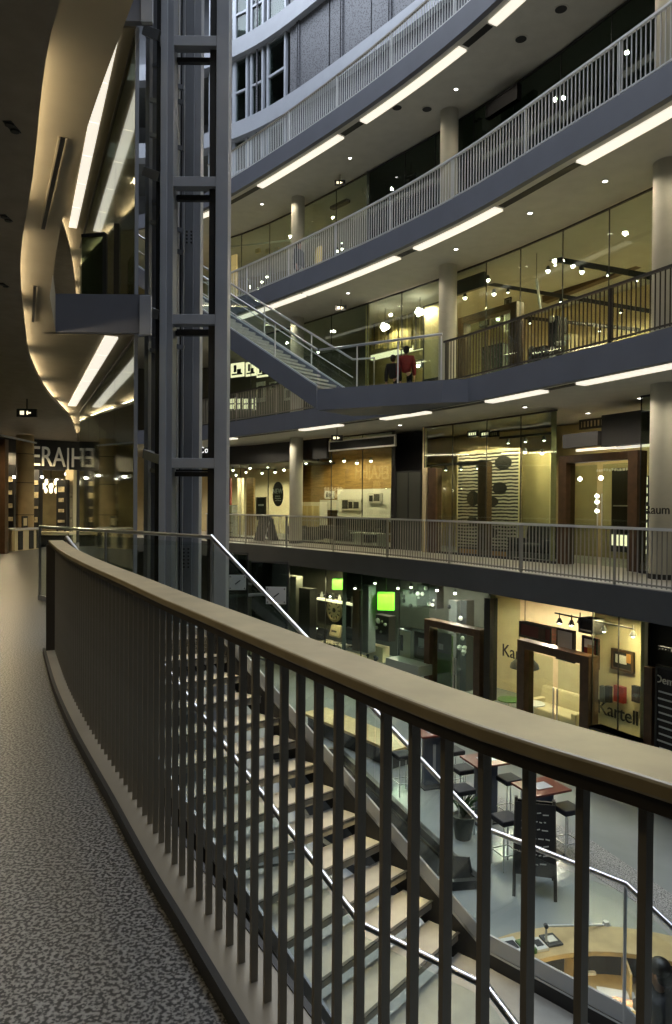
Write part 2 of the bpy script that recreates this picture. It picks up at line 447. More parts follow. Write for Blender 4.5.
# ================================================================== FAR GALLERY RAILINGS
def railing(label, z, s0, s1, matbar, matrail, gap=.098, height=1.05):
    off = .07
    cv = offset(FC, off); k = cumlen(cv)[-1] / LF
    s0 *= k; s1 *= k
    c0, _ = along(cv, s1)
    t = thing('gallery_railing', label, 'railing', (c0.x, c0.y, z))
    pts = subcurve(cv, s0, s1, .3)
    m = MB(); m.ribbon(offset(pts, -.03), offset(pts, .03), z + height - .045, z + height); obj('handrail', m, matrail, t)
    m = MB(); m.ribbon(offset(pts, -.02), offset(pts, .02), z + .07, z + .1); obj('bottom_rail', m, matbar, t)
    n = int((s1 - s0) / gap); proto = None; rest = MB()
    for i in range(n):
        s = s1 - gap * (i + .5); p, tt = along(cv, s)
        if i < 100:
            if proto is None:
                mb = MB(); mb.box((0, 0, 0), (.013, .022, height - .1), (1, 0)); proto = obj('baluster', mb, matbar, t); o = proto
            else:
                o = proto.copy(); C.objects.link(o)
            o.location = (p.x, p.y, z + .03 + (height - .06) / 2); o.rotation_euler = (0, 0, math.atan2(tt.y, tt.x))
        else:
            rest.box((p.x, p.y, z + .03 + (height - .06) / 2), (.013, .022, height - .1), tt)
    if rest.v:
        o = obj('baluster', rest, matbar, t); o['kind'] = 'stuff'
    s = s0 + .1
    while s < s1:
        m = MB(); p, tt = along(cv, s); m.box((p.x, p.y, z + (height - .04) / 2 + .01), (.02, .06, height - .05), tt); s += 2.4
        obj('post', m, matbar, t)
    return t
railing('long grey bar railing of the opposite gallery on the speckled floor level', 0, FS(205), FS(700), RAILG, SATIN)
railing('dark bar railing one storey up, right of the person in red', LV, FS(441), FS(700), BRONZED, BRONZED)
railing('short bar railing on the gallery seen beneath the far stair', LV, FS(195), FS(318), BRONZE, BRONZED)
railing('bright silvery bar railing curving up to the right edge, two storeys up', 2 * LV, FS(205), FS(720), SATIN, SATIN)
railing('uppermost bar railing below the perforated facade', 3 * LV, FS(205), FS(560), SATIN, BRONZE)

# ================================================================== SOFFIT STRIP LIGHTS, SLOTS, DOWNLIGHTS
runs = {3: [(196, 213), (256, 336), (358, 456), (485, 560)], 2: [(228, 300), (302, 393), (412, 493), (574, 690)], 1: [(212, 233), (299, 338), (380, 425), (485, 540), (576, 690)], 0: [(226, 262), (264, 300)]}
where = {3: 'under the uppermost gallery', 2: 'under the gallery two storeys up', 1: 'under the gallery one storey up', 0: 'under the edge of the level gallery'}
for L, rr in runs.items():
    z = L * LV - TH
    ends = []
    for i, (x0, x1) in enumerate(rr):
        s0, s1 = FS(x0, .35), FS(x1, .35); ends.append((s0, s1))
        t = thing('strip_light', '%s glowing strip light from the left %s' % (ordinal(i), where[L]), 'lamp', (*along(FC, s0)[0], z), 'strip lights %s' % where[L])
        m = MB(); m.ribbon(*band(.31, .55, s0, s1, .3), z - .015, z + .03); obj('diffuser', m, STRIP, t)
        m = MB(); m.ribbon(*band(.56, .58, s0, s1, .3), z - .02, z + .03); obj('trim_strip', m, CEIL, t)
    for i in range(len(ends) - 1):
        a, b = ends[i][1] + .08, ends[i + 1][0] - .08
        if b - a > .3:
            m = MB(); m.ribbon(*band(.34, .53, a, b, .3), z + .02, z + .032)
            tag(obj('air_slot', m, BLACK), 'dark slot between the %s and %s strip light %s' % (ordinal(i), ordinal(i + 1), where[L]), 'vent', 'dark slots %s' % where[L])
DL = {3: [(262, 204), (456, 89), (350, 158), (342, 243)], 2: [(456, 249), (605, 181), (348, 293), (530, 213)], 1: [(525, 407), (588, 413), (400, 425), (640, 398)]}
for L, pts in DL.items():
    for i, (x, y) in enumerate(pts):
        p = at_z(x, y, L * LV - TH + .02)
        t = thing('downlight', '%s small round recessed downlight in the ceiling %s' % (ordinal(i), where[L]), 'lamp', p, 'downlights %s' % where[L])
        m = MB(); m.lathe(p, [(.05, -.012), (.05, .0)], 14); obj('lens', m, SPOTC, t)
        m = MB(); m.lathe(p, [(.052, -.01), (.075, -.01), (.075, .01), (.052, .01)], 14); obj('ring', m, CEIL, t)
for i, (x, y, L, w) in enumerate(((397, 107.5, 3, 'left'), (427, 109, 3, 'middle'), (561, 9, 3, 'right'), (521, 39, 3, 'larger right-hand'))):
    p = at_z(x, y, L * LV - TH + .028)
    t = thing('ceiling_speaker', '%s round dark speaker in the topmost grey ceiling' % w, 'speaker', p)
    m = MB(); m.lathe(p, [(.13, -.012), (.13, .0)], 18); obj('grille', m, DARK, t)
    m = MB(); m.lathe(p, [(.13, -.01), (.16, -.01), (.16, .004), (.13, .004)], 18); obj('ring', m, CEIL, t)
def exit_sign(x, y, z, label, tt=(1, 0), w=.36):
    p = at_z(x, y, z)
    t = thing('exit_sign', label, 'sign', p)
    m = MB(); m.box(p, (w, .06, .17), tt); obj('housing', m, DARK, t)
    n = V((tt[1], -tt[0], 0)).normalized() * .034; d = V((tt[0], tt[1], 0)).normalized()
    m = MB()
    m.box(p + n - d * w * .22, (w * .2, .004, .08), tt); m.bar(p + n + d * w * .05, p + n + d * w * .22, .004, .03); m.box(p + n + d * w * .05, (.03, .004, .08), tt)
    obj('pictogram', m, SOFT, t)
    m = MB(); m.bar(p + V((0, 0, .08)), p + V((0, 0, .34)), .02, .02); obj('hanger', m, DARK, t)
    return t
exit_sign(340, 183, 12.37 - .25, 'small black escape sign hanging under the uppermost gallery')
exit_sign(341, 308, 8.07 - .25, 'small black escape sign hanging above the far stair landing')
exit_sign(337, 438, 3.77 - .3, 'small black escape sign above the black shop fascia')
exit_sign(27, 413, 3.6 - .3, 'lit escape sign hanging from the dark wooden ceiling at far left', w=.42)

# ================================================================== COLUMNS
for L in (0, 1, 2):
    for (px, r, off, w) in ((296, .24, 2.0, 'left'), (446, .25, 2.05, 'middle'), (664, .27, 1.95, 'right')):
        if L == 0 and px == 446: continue
        p, tt = fo(px, off); z = L * LV
        t = thing('column', '%s round plastered column %s' % (w, ['on the level gallery', 'on the gallery one storey up', 'on the gallery two storeys up'][L]), 'column', (p.x, p.y, z), 'columns of the far galleries')
        m = MB(); m.lathe((p.x, p.y, z), [(r, .0), (r, LV - TH + .03)], 28); obj('shaft', m, COLM, t)
        m = MB(); m.lathe((p.x, p.y, z), [(r + .015, 0), (r + .015, .1), (r, .1)], 28); obj('base', m, DARK, t)

# ================================================================== SHOP FRONTS AND SHELLS
DIMG = mat('dim_wall', (.11, .11, .095), .7, var=.2, scale=.8)
def shell(L, off, x0, x1, wallm, z0=None, h=None):
    z = L * LV if z0 is None else z0; h = h or LV - TH
    s0, s1 = (0 if x0 is None else FS(x0, off)), (LF if x1 is None else FS(x1, off))
    m = MB(); m.ribbon(*band(off, off + .15, s0, s1, .6), z, z + h); struct('wall_shop', m, wallm)
def side(L, px, o0, o1, wallm, z0=None, h=None, name='wall_side'):
    z = L * LV if z0 is None else z0; h = h or LV - TH
    a, b = fo(px, o0)[0], fo(px, o1)[0]
    m = MB(); m.bar((a.x, a.y, z + h / 2), (b.x, b.y, z + h / 2), .12, h); struct(name, m, wallm)
def panes(L, off, xs, gm, h=None, z0=None):
    z = L * LV if z0 is None else z0; h = h or LV - TH - .02
    for x0, x1 in zip(xs, xs[1:]):
        a = fo(x0, off)[0]; b = fo(x1, off)[0]; a = V((a.x, a.y)); b = V((b.x, b.y)); d = (b - a).normalized()
        m = MB(); m.bar((a.x, a.y, z + h / 2), (a.x + d.x * .012, a.y + d.y * .012, z + h / 2), .03, h)
        m.bar((a.x, a.y, z + .03), (b.x, b.y, z + .03), .05, .06); m.bar((a.x, a.y, z + h - .02), (b.x, b.y, z + h - .02), .05, .04)
        w = struct(next_window(), m, DARK)
        m = MB(); n = V((-d.y, d.x)) * .006; a2 = a + d * .014
        m.ribbon([a2 - n, b - n], [a2 + n, b + n], z + .06, z + h - .04); obj('pane', m, gm, w)
# level 0
shell(0, 7.5, None, 300, CREAM); shell(0, 5.2, 300, 393, WOODW); shell(0, 3.4, 393, 424, DARK); shell(0, 5.5, 424, 552, CREAM); shell(0, 5.5, 552, None, OLIVE)
side(0, 299, 2.7, 7.5, CREAM); side(0, 393, 2.6, 5.4, DARK); side(0, 424, 2.6, 5.6, CREAM); side(0, 553, 2.6, 5.6, OLIVE)
panes(0, 2.5, [215, 240, 268, 302, 331, 362, 392], GLASSD); panes(0, 2.5, [424, 452, 486, 520, 556], GLASSD); panes(0, 2.5, [640, 680, 730], GLASSD)
# level 1
shell(1, 6.5, None, 366, DIMG); shell(1, 6.0, 366, 440, OLIVE); shell(1, 8, 440, None, CREAM)
side(1, 366, 2.6, 6.5, OLIVE); side(1, 442, 2.6, 8, CREAM)
panes(1, 2.5, [215, 250, 290, 330, 366, 400, 438, 484, 518, 560, 606, 650, 700], GLASSD)
# level 2
shell(2, 7, None, 366, OLIVE); shell(2, 6.0, 366, None, DARKG); side(2, 366, 2.5, 7, DARKG)
panes(2, 2.5, [215, 240, 268, 300, 334, 367], GLASSD); panes(2, 2.5, [367, 402, 432, 470, 510, 556, 606, 660, 720], GLASSK)
# lower level
zb = -LV
shell(-1, 5.0, None, 345, DIMG, zb, LV - TH); shell(-1, 5.5, 345, 494, DARKG, zb, LV - TH); shell(-1, 5.0, 494, 650, CREAM, zb, LV - TH); shell(-1, 1.7, 652, None, BLACK, zb, LV - TH)
side(-1, 494, 1.35, 5.2, CREAM, zb); side(-1, 345, 1.4, 5.4, DARKG, zb); side(-1, 646, 1.4, 5.0, CREAM, zb)
panes(-1, 1.3, [215, 250, 290, 326, 362, 400, 430], GLASSD, LV - TH, zb); panes(-1, 1.3, [490, 521], GLASSD, LV - TH, zb); panes(-1, 1.3, [594, 620, 646], GLASSD, LV - TH, zb)
# ================================================================== NEAR BALUSTRADE
Le = cumlen(EC)[-1]
t = thing('balustrade', 'curved dark bar balustrade with wide wooden top rail in the foreground', 'balustrade', (EC[0].x, EC[0].y, 0))
pts = subcurve(EC, 0, Le, .12)
m = MB()
m.ribbon(offset(pts, -.048), offset(pts, .08), 1.024, 1.05)
obj('top_rail', m, RAILW, t, .005)
m = MB(); m.ribbon(offset(pts, -.038), offset(pts, .07), 1.002, 1.024); obj('under_rail', m, BRONZED, t)
m = MB(); m.ribbon(offset(pts, -.07), offset(pts, .09), .004, .035); obj('base_plate', m, BRONZE, t)
m = MB(); m.ribbon(offset(pts, -.092), offset(pts, -.07), -.02, .055); obj('kerb_strip', m, BLACK, t)
m = MB(); m.ribbon(offset(pts, .09), offset(pts, .11), -.5, .04); obj('outer_fascia', m, DARK, t)
gap = .094; proto = None
n = int(Le / gap)
for i in range(n):
    p, tt = along(EC, gap * (i + .35))
    if proto is None:
        mb = MB(); mb.box((0, 0, 0), (.012, .021, .97), (1, 0))
        o = proto = obj('baluster', mb, BRONZE, t)
    else: o = proto.copy(); C.objects.link(o)
    o.location = (p.x - tt.y * .015, p.y + tt.x * .015, .035 + .485); o.rotation_euler = (0, 0, math.atan2(tt.y, tt.x))
p, tt = along(EC, .02)
m = MB(); m.box((p.x, p.y, .5), (.05, .13, 1.02), tt); obj('end_post', m, BRONZED, t)

# ================================================================== LOBBY GLASS RAIL AND NEAR STAIR
def quadpane(mb, a, b, z0a, z1a, z0b, z1b, th=.012):
    a, b = V((a[0], a[1])), V((b[0], b[1])); d = (b - a).normalized(); n = V((-d.y, d.x)) * th / 2
    vs = []
    for q, z0, z1 in ((a, z0a, z1a), (b, z0b, z1b)):
        for s in (-1, 1):
            vs += [(q.x + n.x * s, q.y + n.y * s, z0), (q.x + n.x * s, q.y + n.y * s, z1)]
    mb.add(vs, [(0, 1, 3, 2), (4, 6, 7, 5), (0, 4, 5, 1), (2, 3, 7, 6), (0, 2, 6, 4), (1, 5, 7, 3)])
R0, R1 = V((-1.3, 7.35, 0)), V((1.18, 5.4, -LV / 2))
L0, L1 = V((-2.6, 6.78, 0)), V((.17, 4.15, -LV / 2))
R2, L2 = V((1.94, 4.62, -LV / 2)), V((.8, 3.62, -LV / 2))
R3, L3 = V((4.6, 2.75, -LV)), V((3.2, 1.1, -LV))
UP = V((0, 0, 1))
t = thing('glass_railing', 'glass railing with round steel handrail beyond the far end of the wooden top rail', 'railing', (-2.9, 8.8, 0))
ve = [V((-4.25, 10.05, 0)), V((-2.9, 8.82, 0)), R0]
m = MB(); m.tube([p + UP * 1.05 for p in ve], .022, 10); obj('handrail', m, STEEL, t)
m = MB()
for a, b in zip(ve, ve[1:]): quadpane(m, a, b, .06, .98, .06, .98)
obj('glass_panel', m, GLASS, t)
m = MB()
for a, b in zip(ve, ve[1:]): m.bar(a + UP * .03, b + UP * .03, .05, .08)
obj('base_channel', m, PALE, t)
for q in ve: 
    m = MB(); m.tube([q, q + UP * 1.05], .016, 8); obj('post', m, STEEL, t)

t = thing('staircase', 'open staircase of concrete treads going down behind the foreground bars', 'staircase', (.6, 4.9, -LV / 2))
N = 13
def stairs(N, A0, A1, B0, B1, first=1, last=None):
    """A = left line, B = right line"""
    last = N - 1 if last is None else last
    for k in range(first, last + 1):
        f0, f1 = (k - 1) / N, (k + .12) / N
        z = A0.z + (A1.z - A0.z) * k / N
        q = [A0.lerp(A1, f0), B0.lerp(B1, f0), B0.lerp(B1, f1), A0.lerp(A1, f1)]
        ins = .05
        q = [q[0].lerp(q[1], ins), q[1].lerp(q[0], ins * .3), q[2].lerp(q[3], ins * .3), q[3].lerp(q[2], ins)]
        m = MB(); m.prism([(p.x, p.y) for p in q], z - .065, z)
        tr = obj('tread', m, TREAD, t, .008)
        m = MB(); m.bar((q[3].x, q[3].y, z + .002), (q[2].x, q[2].y, z + .002), .025, .006); obj('nosing', m, DARK, tr)
stairs(N, L0, L1, R0, R1)
stairs(13, L2, L3, R2, R3)
m = MB(); m.prism([(p.x, p.y) for p in (L1.lerp(L0, .07), L2, R2, R1.lerp(R0, .07))], -LV / 2 - .1, -LV / 2); obj('landing', m, TREAD, t)
for nm, path in (('left', (L0, L1, L2, L3)), ('right', (R0, R1, R2, R3))):
    m = MB()
    for a, b in zip(path, path[1:]):
        vs = []; d = (b - a); d.z = 0; d.normalize(); nn = V((-d.y, d.x, 0)) * .018
        for q in (a, b):
            for s in (-1, 1): vs += [q + nn * s + UP * -.24, q + nn * s + UP * .1]
        m.add(vs, [(0, 1, 3, 2), (4, 6, 7, 5), (0, 4, 5, 1), (2, 3, 7, 6), (0, 2, 6, 4), (1, 5, 7, 3)])
    obj('stringer', m, DARK, t)
    m = MB()
    for a, b in zip(path, path[1:]):
        m.bar(a + UP * .1, b + UP * .1, .03, .035)
    obj('glass_channel', m, STEEL, t)
    m = MB()
    for a, b in zip(path, path[1:]):
        quadpane(m, a, b, a.z + .12, a.z + .24, b.z + .12, b.z + .24, .02)
    obj('clamp_plate', m, PALE, t)
    m = MB()
    for a, b in zip(path, path[1:]):
        k = max(1, round((b - a).length / 1.15))
        for i in range(k):
            p, q = a.lerp(b, (i + .01) / k), a.lerp(b, (i + .99) / k)
            quadpane(m, p, q, p.z + .12, p.z + .98, q.z + .12, q.z + .98)
    obj('glass_panel', m, GLASS, t)
    m = MB(); m.tube([path[0] + UP * 1.05 + (path[0] - path[1]).normalized() * .02] + [p + UP * 1.05 for p in path[1:]], .022, 10); obj('handrail', m, STEEL, t)
    for q in (path[0], path[1], path[2]):
        m = MB(); m.tube([q + UP * .1, q + UP * 1.05], .012, 8); obj('post', m, STEEL, t)

# glass guard with notices behind the stair rail
t = thing('glass_guard', 'dark glass guard with two white notice plates left of the green lantern shop', 'glass guard', (-1.3, 12, -.2))
m = MB()
g0, g1, g2 = at_d(213, 597, 12.4), at_d(266, 594, 12.0), at_d(288, 640, 12.0)
m.tube([g0, g1], .025, 8); obj('rail', m, STEEL, t)
for (x0, y0, x1, y1) in ((222, 553, 248, 640), (252, 562, 288, 645)):
    a, b = at_d(x0, y0, 12.2), at_d(x1, y0, 12.05); c = at_d(x0, y1, 12.2)
    m = MB(); quadpane(m, a, b, c.z, a.z, c.z, a.z - .02); obj('glass_panel', m, GLASSK, t)
    m = MB(); m.bar(a, b, .02, .02); m.bar(b, (b.x, b.y, c.z), .02, .02); obj('edge_frame', m, DARK, t)
for (x0, y0, x1, y1) in ((229, 575, 246, 590), (266, 587, 286, 604)):
    c = at_d((x0 + x1) / 2, (y0 + y1) / 2, 11.95)
    m = MB(); m.box(c, ((x1 - x0) / 58, .012, (y1 - y0) / 58), (1, -.03)); pl = obj('notice_plate', m, PAPER, t); 
    m = MB()
    for sx in (-1, 1):
        for sz in (-1, 1): m.lathe(c + V((sx * (x1 - x0) / 58 * .42, -.006, sz * (y1 - y0) / 58 * .38)), [(.012, 0), (.012, .01)], 8, 0, (0, -1, 0))
    m.bar(c + V((-.04, -.01, -.03)), c + V((.05, -.01, .04)), .006, .02); obj('screw', m, DARK, pl)
m = MB(); m.bar(at_d(213, 575, 12.3), at_d(262, 587, 12.2), .03, .03); obj('sloping_rail', m, STEEL, t)

# ================================================================== GLASS SCREEN OF THE LIFT LOBBY
SCR = glass('screen_glass', (.6, .62, .5), .04, .045)
ga, gb = V(GLASSLINE[0]), V(GLASSLINE[1])
d = (gb - ga).normalized(); Lg = (gb - ga).length
for (z0, z1, w) in ((-LV - 0, LV - TH, 'reflecting the left-hand shops'), (LV, 2 * LV - TH, 'above the slate bridge plate'), (2 * LV, 3 * LV - TH, 'at the top of the photo')):
    t = thing('glass_screen', 'tall dark glass screen left of the tower ' + w, 'glass screen', (ga.x, ga.y, z0))
    for i in range(4):
        a, b = ga + d * (Lg * i / 4 + .005), ga + d * (Lg * (i + 1) / 4 - .005)
        m = MB(); quadpane(m, a, b, z0, z1, z0, z1, .016); obj('glass_panel', m, SCR, t)
    m = MB(); m.bar((ga.x, ga.y, z1 - .02), (gb.x, gb.y, z1 - .02), .06, .05); obj('head_channel', m, BRONZED, t)
    m = MB(); m.box((ga.x, ga.y, (z0 + z1) / 2), (.05, .05, z1 - z0), d); obj('end_post', m, TOWER, t)
# glass box added for a reflection seen above the bridge plate
t = thing('reflection_box', 'dark green glass box added for a reflection above the slate bridge plate', 'glass screen', (-3.8, 11, LV))
a, b = at_d(82, 300, 11), at_d(105, 300, 10.9)
for (p, q) in ((a, b), (b, b + V((-.4, 1.0, 0)))):
    m = MB(); quadpane(m, p, q, LV, 5.55, LV, 5.55, .016); obj('glass_panel', m, GLASSK, t)
m = MB(); m.bar((a.x, a.y, 5.57), (b.x, b.y, 5.57), .05, .05); m.bar((b.x, b.y, LV), (b.x, b.y, 5.57), .06, .06); obj('frame', m, DARK, t)
m = MB(); q = at_d(117, 300, 10.6); m.box((q.x, q.y, 4.95), (.08, .08, 1.3)); obj('post', m, BRONZED, t)

# ================================================================== LIFT TOWER
t = thing('lift_tower', 'tall grey steel lift tower frame rising through the atrium at left', 'lift tower', (-2.2, 10.8, -LV))
def member(x0, x1, d, dep, mt, z0=-LV, z1=14.5, nm='column'):
    a, b = at_d(x0, 300, d), at_d(x1, 300, d)
    m = MB(); m.box(((a.x + b.x) / 2, d + dep / 2, (z0 + z1) / 2), (b.x - a.x, dep, z1 - z0)); return obj(nm, m, mt, t, .008)
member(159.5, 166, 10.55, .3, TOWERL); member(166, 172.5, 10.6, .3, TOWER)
member(215, 227.5, 10.6, .3, TOWERL); member(208.5, 215, 10.7, .35, BLACK)  # black member puts the column's shaded side into colour
member(144.5, 148.5, 11.2, .2, TOWER); member(151, 158, 11.5, .15, TOWER); member(148.5, 151, 11.6, .1, BLACK)  # black member stands for a dark gap, its shade set as colour
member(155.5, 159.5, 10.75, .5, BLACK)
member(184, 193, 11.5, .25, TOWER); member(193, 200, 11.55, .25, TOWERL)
for x0, x1, mt in ((169, 171.5, TOWER), (172, 174, TOWERL), (174.5, 176.5, TOWER), (178, 179, TOWERL), (181, 183.5, TOWER)):
    member(x0, x1, 11.3, .06, mt, nm='guide_rail')
member(176, 181.5, 11.5, .05, BLACK, nm='guide_back')
for y in (37, 178, 316, 460):
    a, b = at_d(163, y, 10.6), at_d(222, y + 6, 10.6); zc = (a.z + b.z) / 2
    m = MB(); m.box(((a.x + b.x) / 2, 10.7, zc), (b.x - a.x + .1, .18, .15)); obj('cross_beam', m, TOWERL, t, .006)
    m = MB(); m.box(((a.x + b.x) / 2, 10.85, zc - .16), (b.x - a.x, .08, .07)); m.box(((a.x + b.x) / 2, 10.9, zc - .1), (b.x - a.x, .05, .03)); obj('cross_tie', m, BLACK, t)
    a, b = at_d(146, y - 6, 11), at_d(162, y, 10.7)
    m = MB(); m.bar(a, b, .12, .14); obj('side_beam', m, TOWER, t, .005)
    m = MB(); m.bar((a.x, 11.4, a.z - .3), (b.x - .05, 11.3, a.z - .32), .06, .06); obj('side_tie', m, TOWER, t)
for y in (85, 100, 146, 228, 250, 345, 470):
    a = at_d(170, y, 11.2); b = at_d(184, y + 3, 11.2)
    m = MB(); m.bar(a, b, .05, .07); obj('rail_bracket', m, TOWER, t)
for y in (100, 135, 222, 350, 470):
    a = at_d(150, y, 11); b = at_d(159, y + 2, 11)
    m = MB(); m.bar(a, b, .05, .06); obj('side_bracket', m, TOWERL, t)
for (x, y, n, dd) in ((187, 232, 4, 11.46), (170, 264, 4, 11.26), (184, 549, 6, 11.46)):
    m = MB()
    for i in range(n):
        for j in range(2):
            m.lathe(at_d(x + j * 4.5, y + i * 3.6, dd), [(.018, 0), (.018, .02)], 6, 0, (0, -1, 0))
    obj('bolt', m, DARK, t)
m = MB(); a = at_d(177, 100, 11.2)
m.tube([(a.x, 11.2, -4), (a.x, 11.2, 14)], .012, 6); m.tube([(a.x + .03, 11.2, -4), (a.x + .03, 11.2, 14)], .01, 6); obj('cable', m, SATIN, t)

# ================================================================== FAR STAIR AND LANDING (one storey up)
t = thing('landing_platform', 'slate landing platform with glass railing on which the far stair ends', 'landing', (1.2, 17.6, LV))
pf = [(-.5, 17.62), (2.42, 16.15), (2.75, 16.75), (1.2, 18.9), (.4, 19.9), (-.3, 20.9), (-.6, 20.4), (.42, 18.75)]
fr = [(-.5, 17.62), (2.42, 16.15), (3.1, 16.0), (1.9, 18.2), (.42, 18.75)]
m = MB(); m.prism(fr, LV - TH, LV - .01); obj('slab', m, FASC, t)
a, b = V((-.45, 17.62, LV)), V((2.42, 16.17, LV))
m = MB(); m.tube([a + UP * .98, b + UP * 1.05], .03, 8); obj('handrail', m, STEEL, t)
for i in range(3):
    p, q = a.lerp(b, (i + .02) / 3), a.lerp(b, (i + .98) / 3)
    m = MB(); quadpane(m, p, q, LV + .02, LV + .95, LV + .02, LV + .95); obj('glass_panel', m, GLASS, t)
    m = MB(); m.bar(q, q + UP * 1.0, .03, .03); obj('post', m, SATIN, t)
t = thing('far_staircase', 'straight glass-sided stair with slate stringers rising left behind the tower', 'staircase', (-3, 19.5, LV))
A0, A1 = V((-6.15, 21.5, 2 * LV)), V((-.5, 17.6, LV))
B0, B1 = V((-5.25, 22.75, 2 * LV)), V((.42, 18.72, LV))
for k in range(1, 26):
    f0, f1 = (k - 1) / 26, (k + .1) / 26; z = A0.z - LV * k / 26
    q = [A0.lerp(A1, f0), B0.lerp(B1, f0), B0.lerp(B1, f1), A0.lerp(A1, f1)]
    m = MB(); m.prism([(p.x, p.y) for p in q], z - .06, z); obj('tread', m, TREAD, t)
for a, b in ((A0, A1), (B0, B1)):
    m = MB(); quadpane(m, a, b, a.z - .5, a.z + .06, b.z - .5, b.z + .06, .06); obj('stringer', m, FASC, t)
    m = MB(); m.bar(a + UP * .08, b + UP * .08, .05, .04); obj('glass_channel', m, PALE, t)
    m = MB(); quadpane(m, a, b, a.z + .1, a.z + .95, b.z + .1, b.z + .95); obj('glass_panel', m, GLASS, t)
    m = MB(); m.tube([a + UP * 1.02, b + UP * .98] + ([] if a is A0 else [b + V((.55, -.35, .95)), b + V((.55, -.35, .02))]), .03, 8); obj('handrail', m, STEEL, t)
    m = MB(); m.tube([a + UP * .55, b + UP * .5], .012, 6); obj('middle_rail', m, SATIN, t)
    for f in (.25, .55, .8):
        p = a.lerp(b, f); m = MB(); m.tube([p, p + UP * 1.0], .02, 8); obj('post', m, SATIN, t)

# ================================================================== LEFT-HAND SHOPS ON THE NEAR GALLERY
def P3(x, y, d): return at_d(x, y, d)
m = MB(); m.bar((-18, 22.5, 2), (-7.3, 26.2, 2), .2, 4); m.bar((-18, 27.8, 2), (-6.4, 29.5, 2), .2, 4)
struct('wall_shopfront', MB(), BLACK) if False else None
m = MB(); m.bar((-18, 27.2, 1.9), (-8.6, 29.6, 1.9), .2, 3.8); struct('wall_far', m, mat('shop_wall', (.3, .24, .12), .7, var=.5, scale=.9))
t = thing('shop_fascia', 'black shop fascia with pale capital letters at far left under the curved ceiling', 'sign', (-9.6, 25, 2.7))
a, b = P3(36, 458, 24.2), P3(82, 462, 25.2); td = (b - a); td.z = 0; td.normalize()
m = MB(); m.box((a.x * .5 + b.x * .5 - td.x * .6, (a.y + b.y) / 2 - td.y * .6, 3.05), (3.6, .12, 1.05), td); obj('panel', m, BLACK, t)
nrm = V((td.y, -td.x, 0)) * .09
LET = emis('pale_letters', (.7, .67, .58), .05)  # letters glow faintly in place of lamp light falling on them
lettering('ERA|H', .98, (a + b) / 2 - td * .08 + nrm + V((.0, 0, .06)), td, LET, t, 'letters', 1.0, .03, .68)
# round column, display counter, chandelier, dark jamb
p = P3(25, 500, 22); t = thing('column', 'beige banded round column inside the far left shop', 'column', (p.x, p.y, 0))
m = MB(); m.lathe((p.x, p.y, 0), [(.26, 0), (.26, 3.5)], 26); obj('shaft', m, mat('beige_column', (.45, .33, .17), .6, var=.15), t)
m = MB()
for z in (1.0, 2.0, 2.9): m.lathe((p.x, p.y, z), [(.265, 0), (.265, .02)], 26)
obj('joint_band', m, DARK, t)
p0, p1 = P3(7, 551, 20.0), P3(33, 546, 21.2); p0.z = p1.z = 0; dd = (p1 - p0).normalized(); c = (p0 + p1) / 2
t = thing('display_counter', 'pale display counter with black doors below the banded column at far left', 'counter', c)
m = MB(); m.box(c + UP * .3, ((p1 - p0).length, .5, .6), dd); obj('body', m, CREAM, t)
m = MB(); m.box(c + UP * .62, ((p1 - p0).length + .04, .56, .05), dd); obj('top', m, WHITE, t)
nn = V((dd.y, -dd.x, 0)) * .26
for f in (-.3, .12, .42):
    m = MB(); m.box(c + dd * (p1 - p0).length * f + nn + UP * .3, ((p1 - p0).length * .17, .02, .54), dd); obj('door', m, BLACK, t)
q = c + dd * .2 + UP * .65; t = thing('framed_picture', 'small dark framed picture standing on the display counter', 'picture frame', q)
m = MB(); m.box(q + UP * .17, (.26, .03, .34), dd); obj('frame', m, BLACK, t)
m = MB(); m.box(q + UP * .17 + nn * .07, (.16, .01, .22), dd); obj('picture', m, CREAM, t)
p = P3(3, 500, 19.0); m = MB(); m.box((p.x - .5, p.y, 1.55), (1.2, .2, 3.1)); tag(obj('door_panel', m, WOODD), 'dark red-brown wooden panel at the left edge of the photo', 'panel')
CHG = emis('chandelier_glow', (1, .88, .6), 1.6)
p = P3(51, 482, 26.5); t = thing('chandelier', 'glowing glass chandelier under the pale shop letters', 'lamp', p)
for k in range(3):
    for j in range(8 - 2 * k):
        w = 2 * PI * j / (8 - 2 * k) + k; r = .42 - .12 * k
        m = MB(); m.blob(p + V((r * math.cos(w), r * math.sin(w), -.16 * k)), (.07, .07, .12), 0, 8)
        obj('glass_drop', m, CHG, t)
m = MB(); m.tube([p, p + UP * 1.0], .015, 6); m.lathe(p, [(.44, .1), (.44, .14), (.38, .14)], 20); obj('frame', m, DARK, t)
GOODS = mat('goods', (.5, .42, .26), .6, var=.6, scale=7)
for i, (x, y0, y1, w, mt, lab) in enumerate(((12, 465, 530, 8, BLACK, 'tall black shelf unit with bright gaps beside the dark wooden panel'), (38, 470, 528, 6, DARK, 'narrow dark display post right of the banded column'), (63, 480, 530, 10, BLACK, 'black shop cupboard under the chandelier'), (71, 470, 520, 8, CREAM, 'tall cream lit shop panel below the pale letters'), (77, 470, 535, 3, BLACK, 'slim black jamb at the edge of the glass screen'))):
    d_ = 23.5 + i * .3; a = P3(x - w / 2, y1, d_); b = P3(x + w / 2, y0, d_)
    t = thing('display_shelf', lab, 'shelf', (a.x, d_, 0))
    m = MB(); m.box(((a.x + b.x) / 2, d_, b.z / 2), (b.x - a.x, .3, b.z)); obj('body', m, mt, t)
    for k in range(5):
        m = MB(); m.box(((a.x + b.x) / 2, d_ - .16, .4 + k * b.z / 6), ((b.x - a.x) * (.5 + .3 * random.random()), .02, .08 + .12 * random.random())); obj('goods', m, GOODS, t)
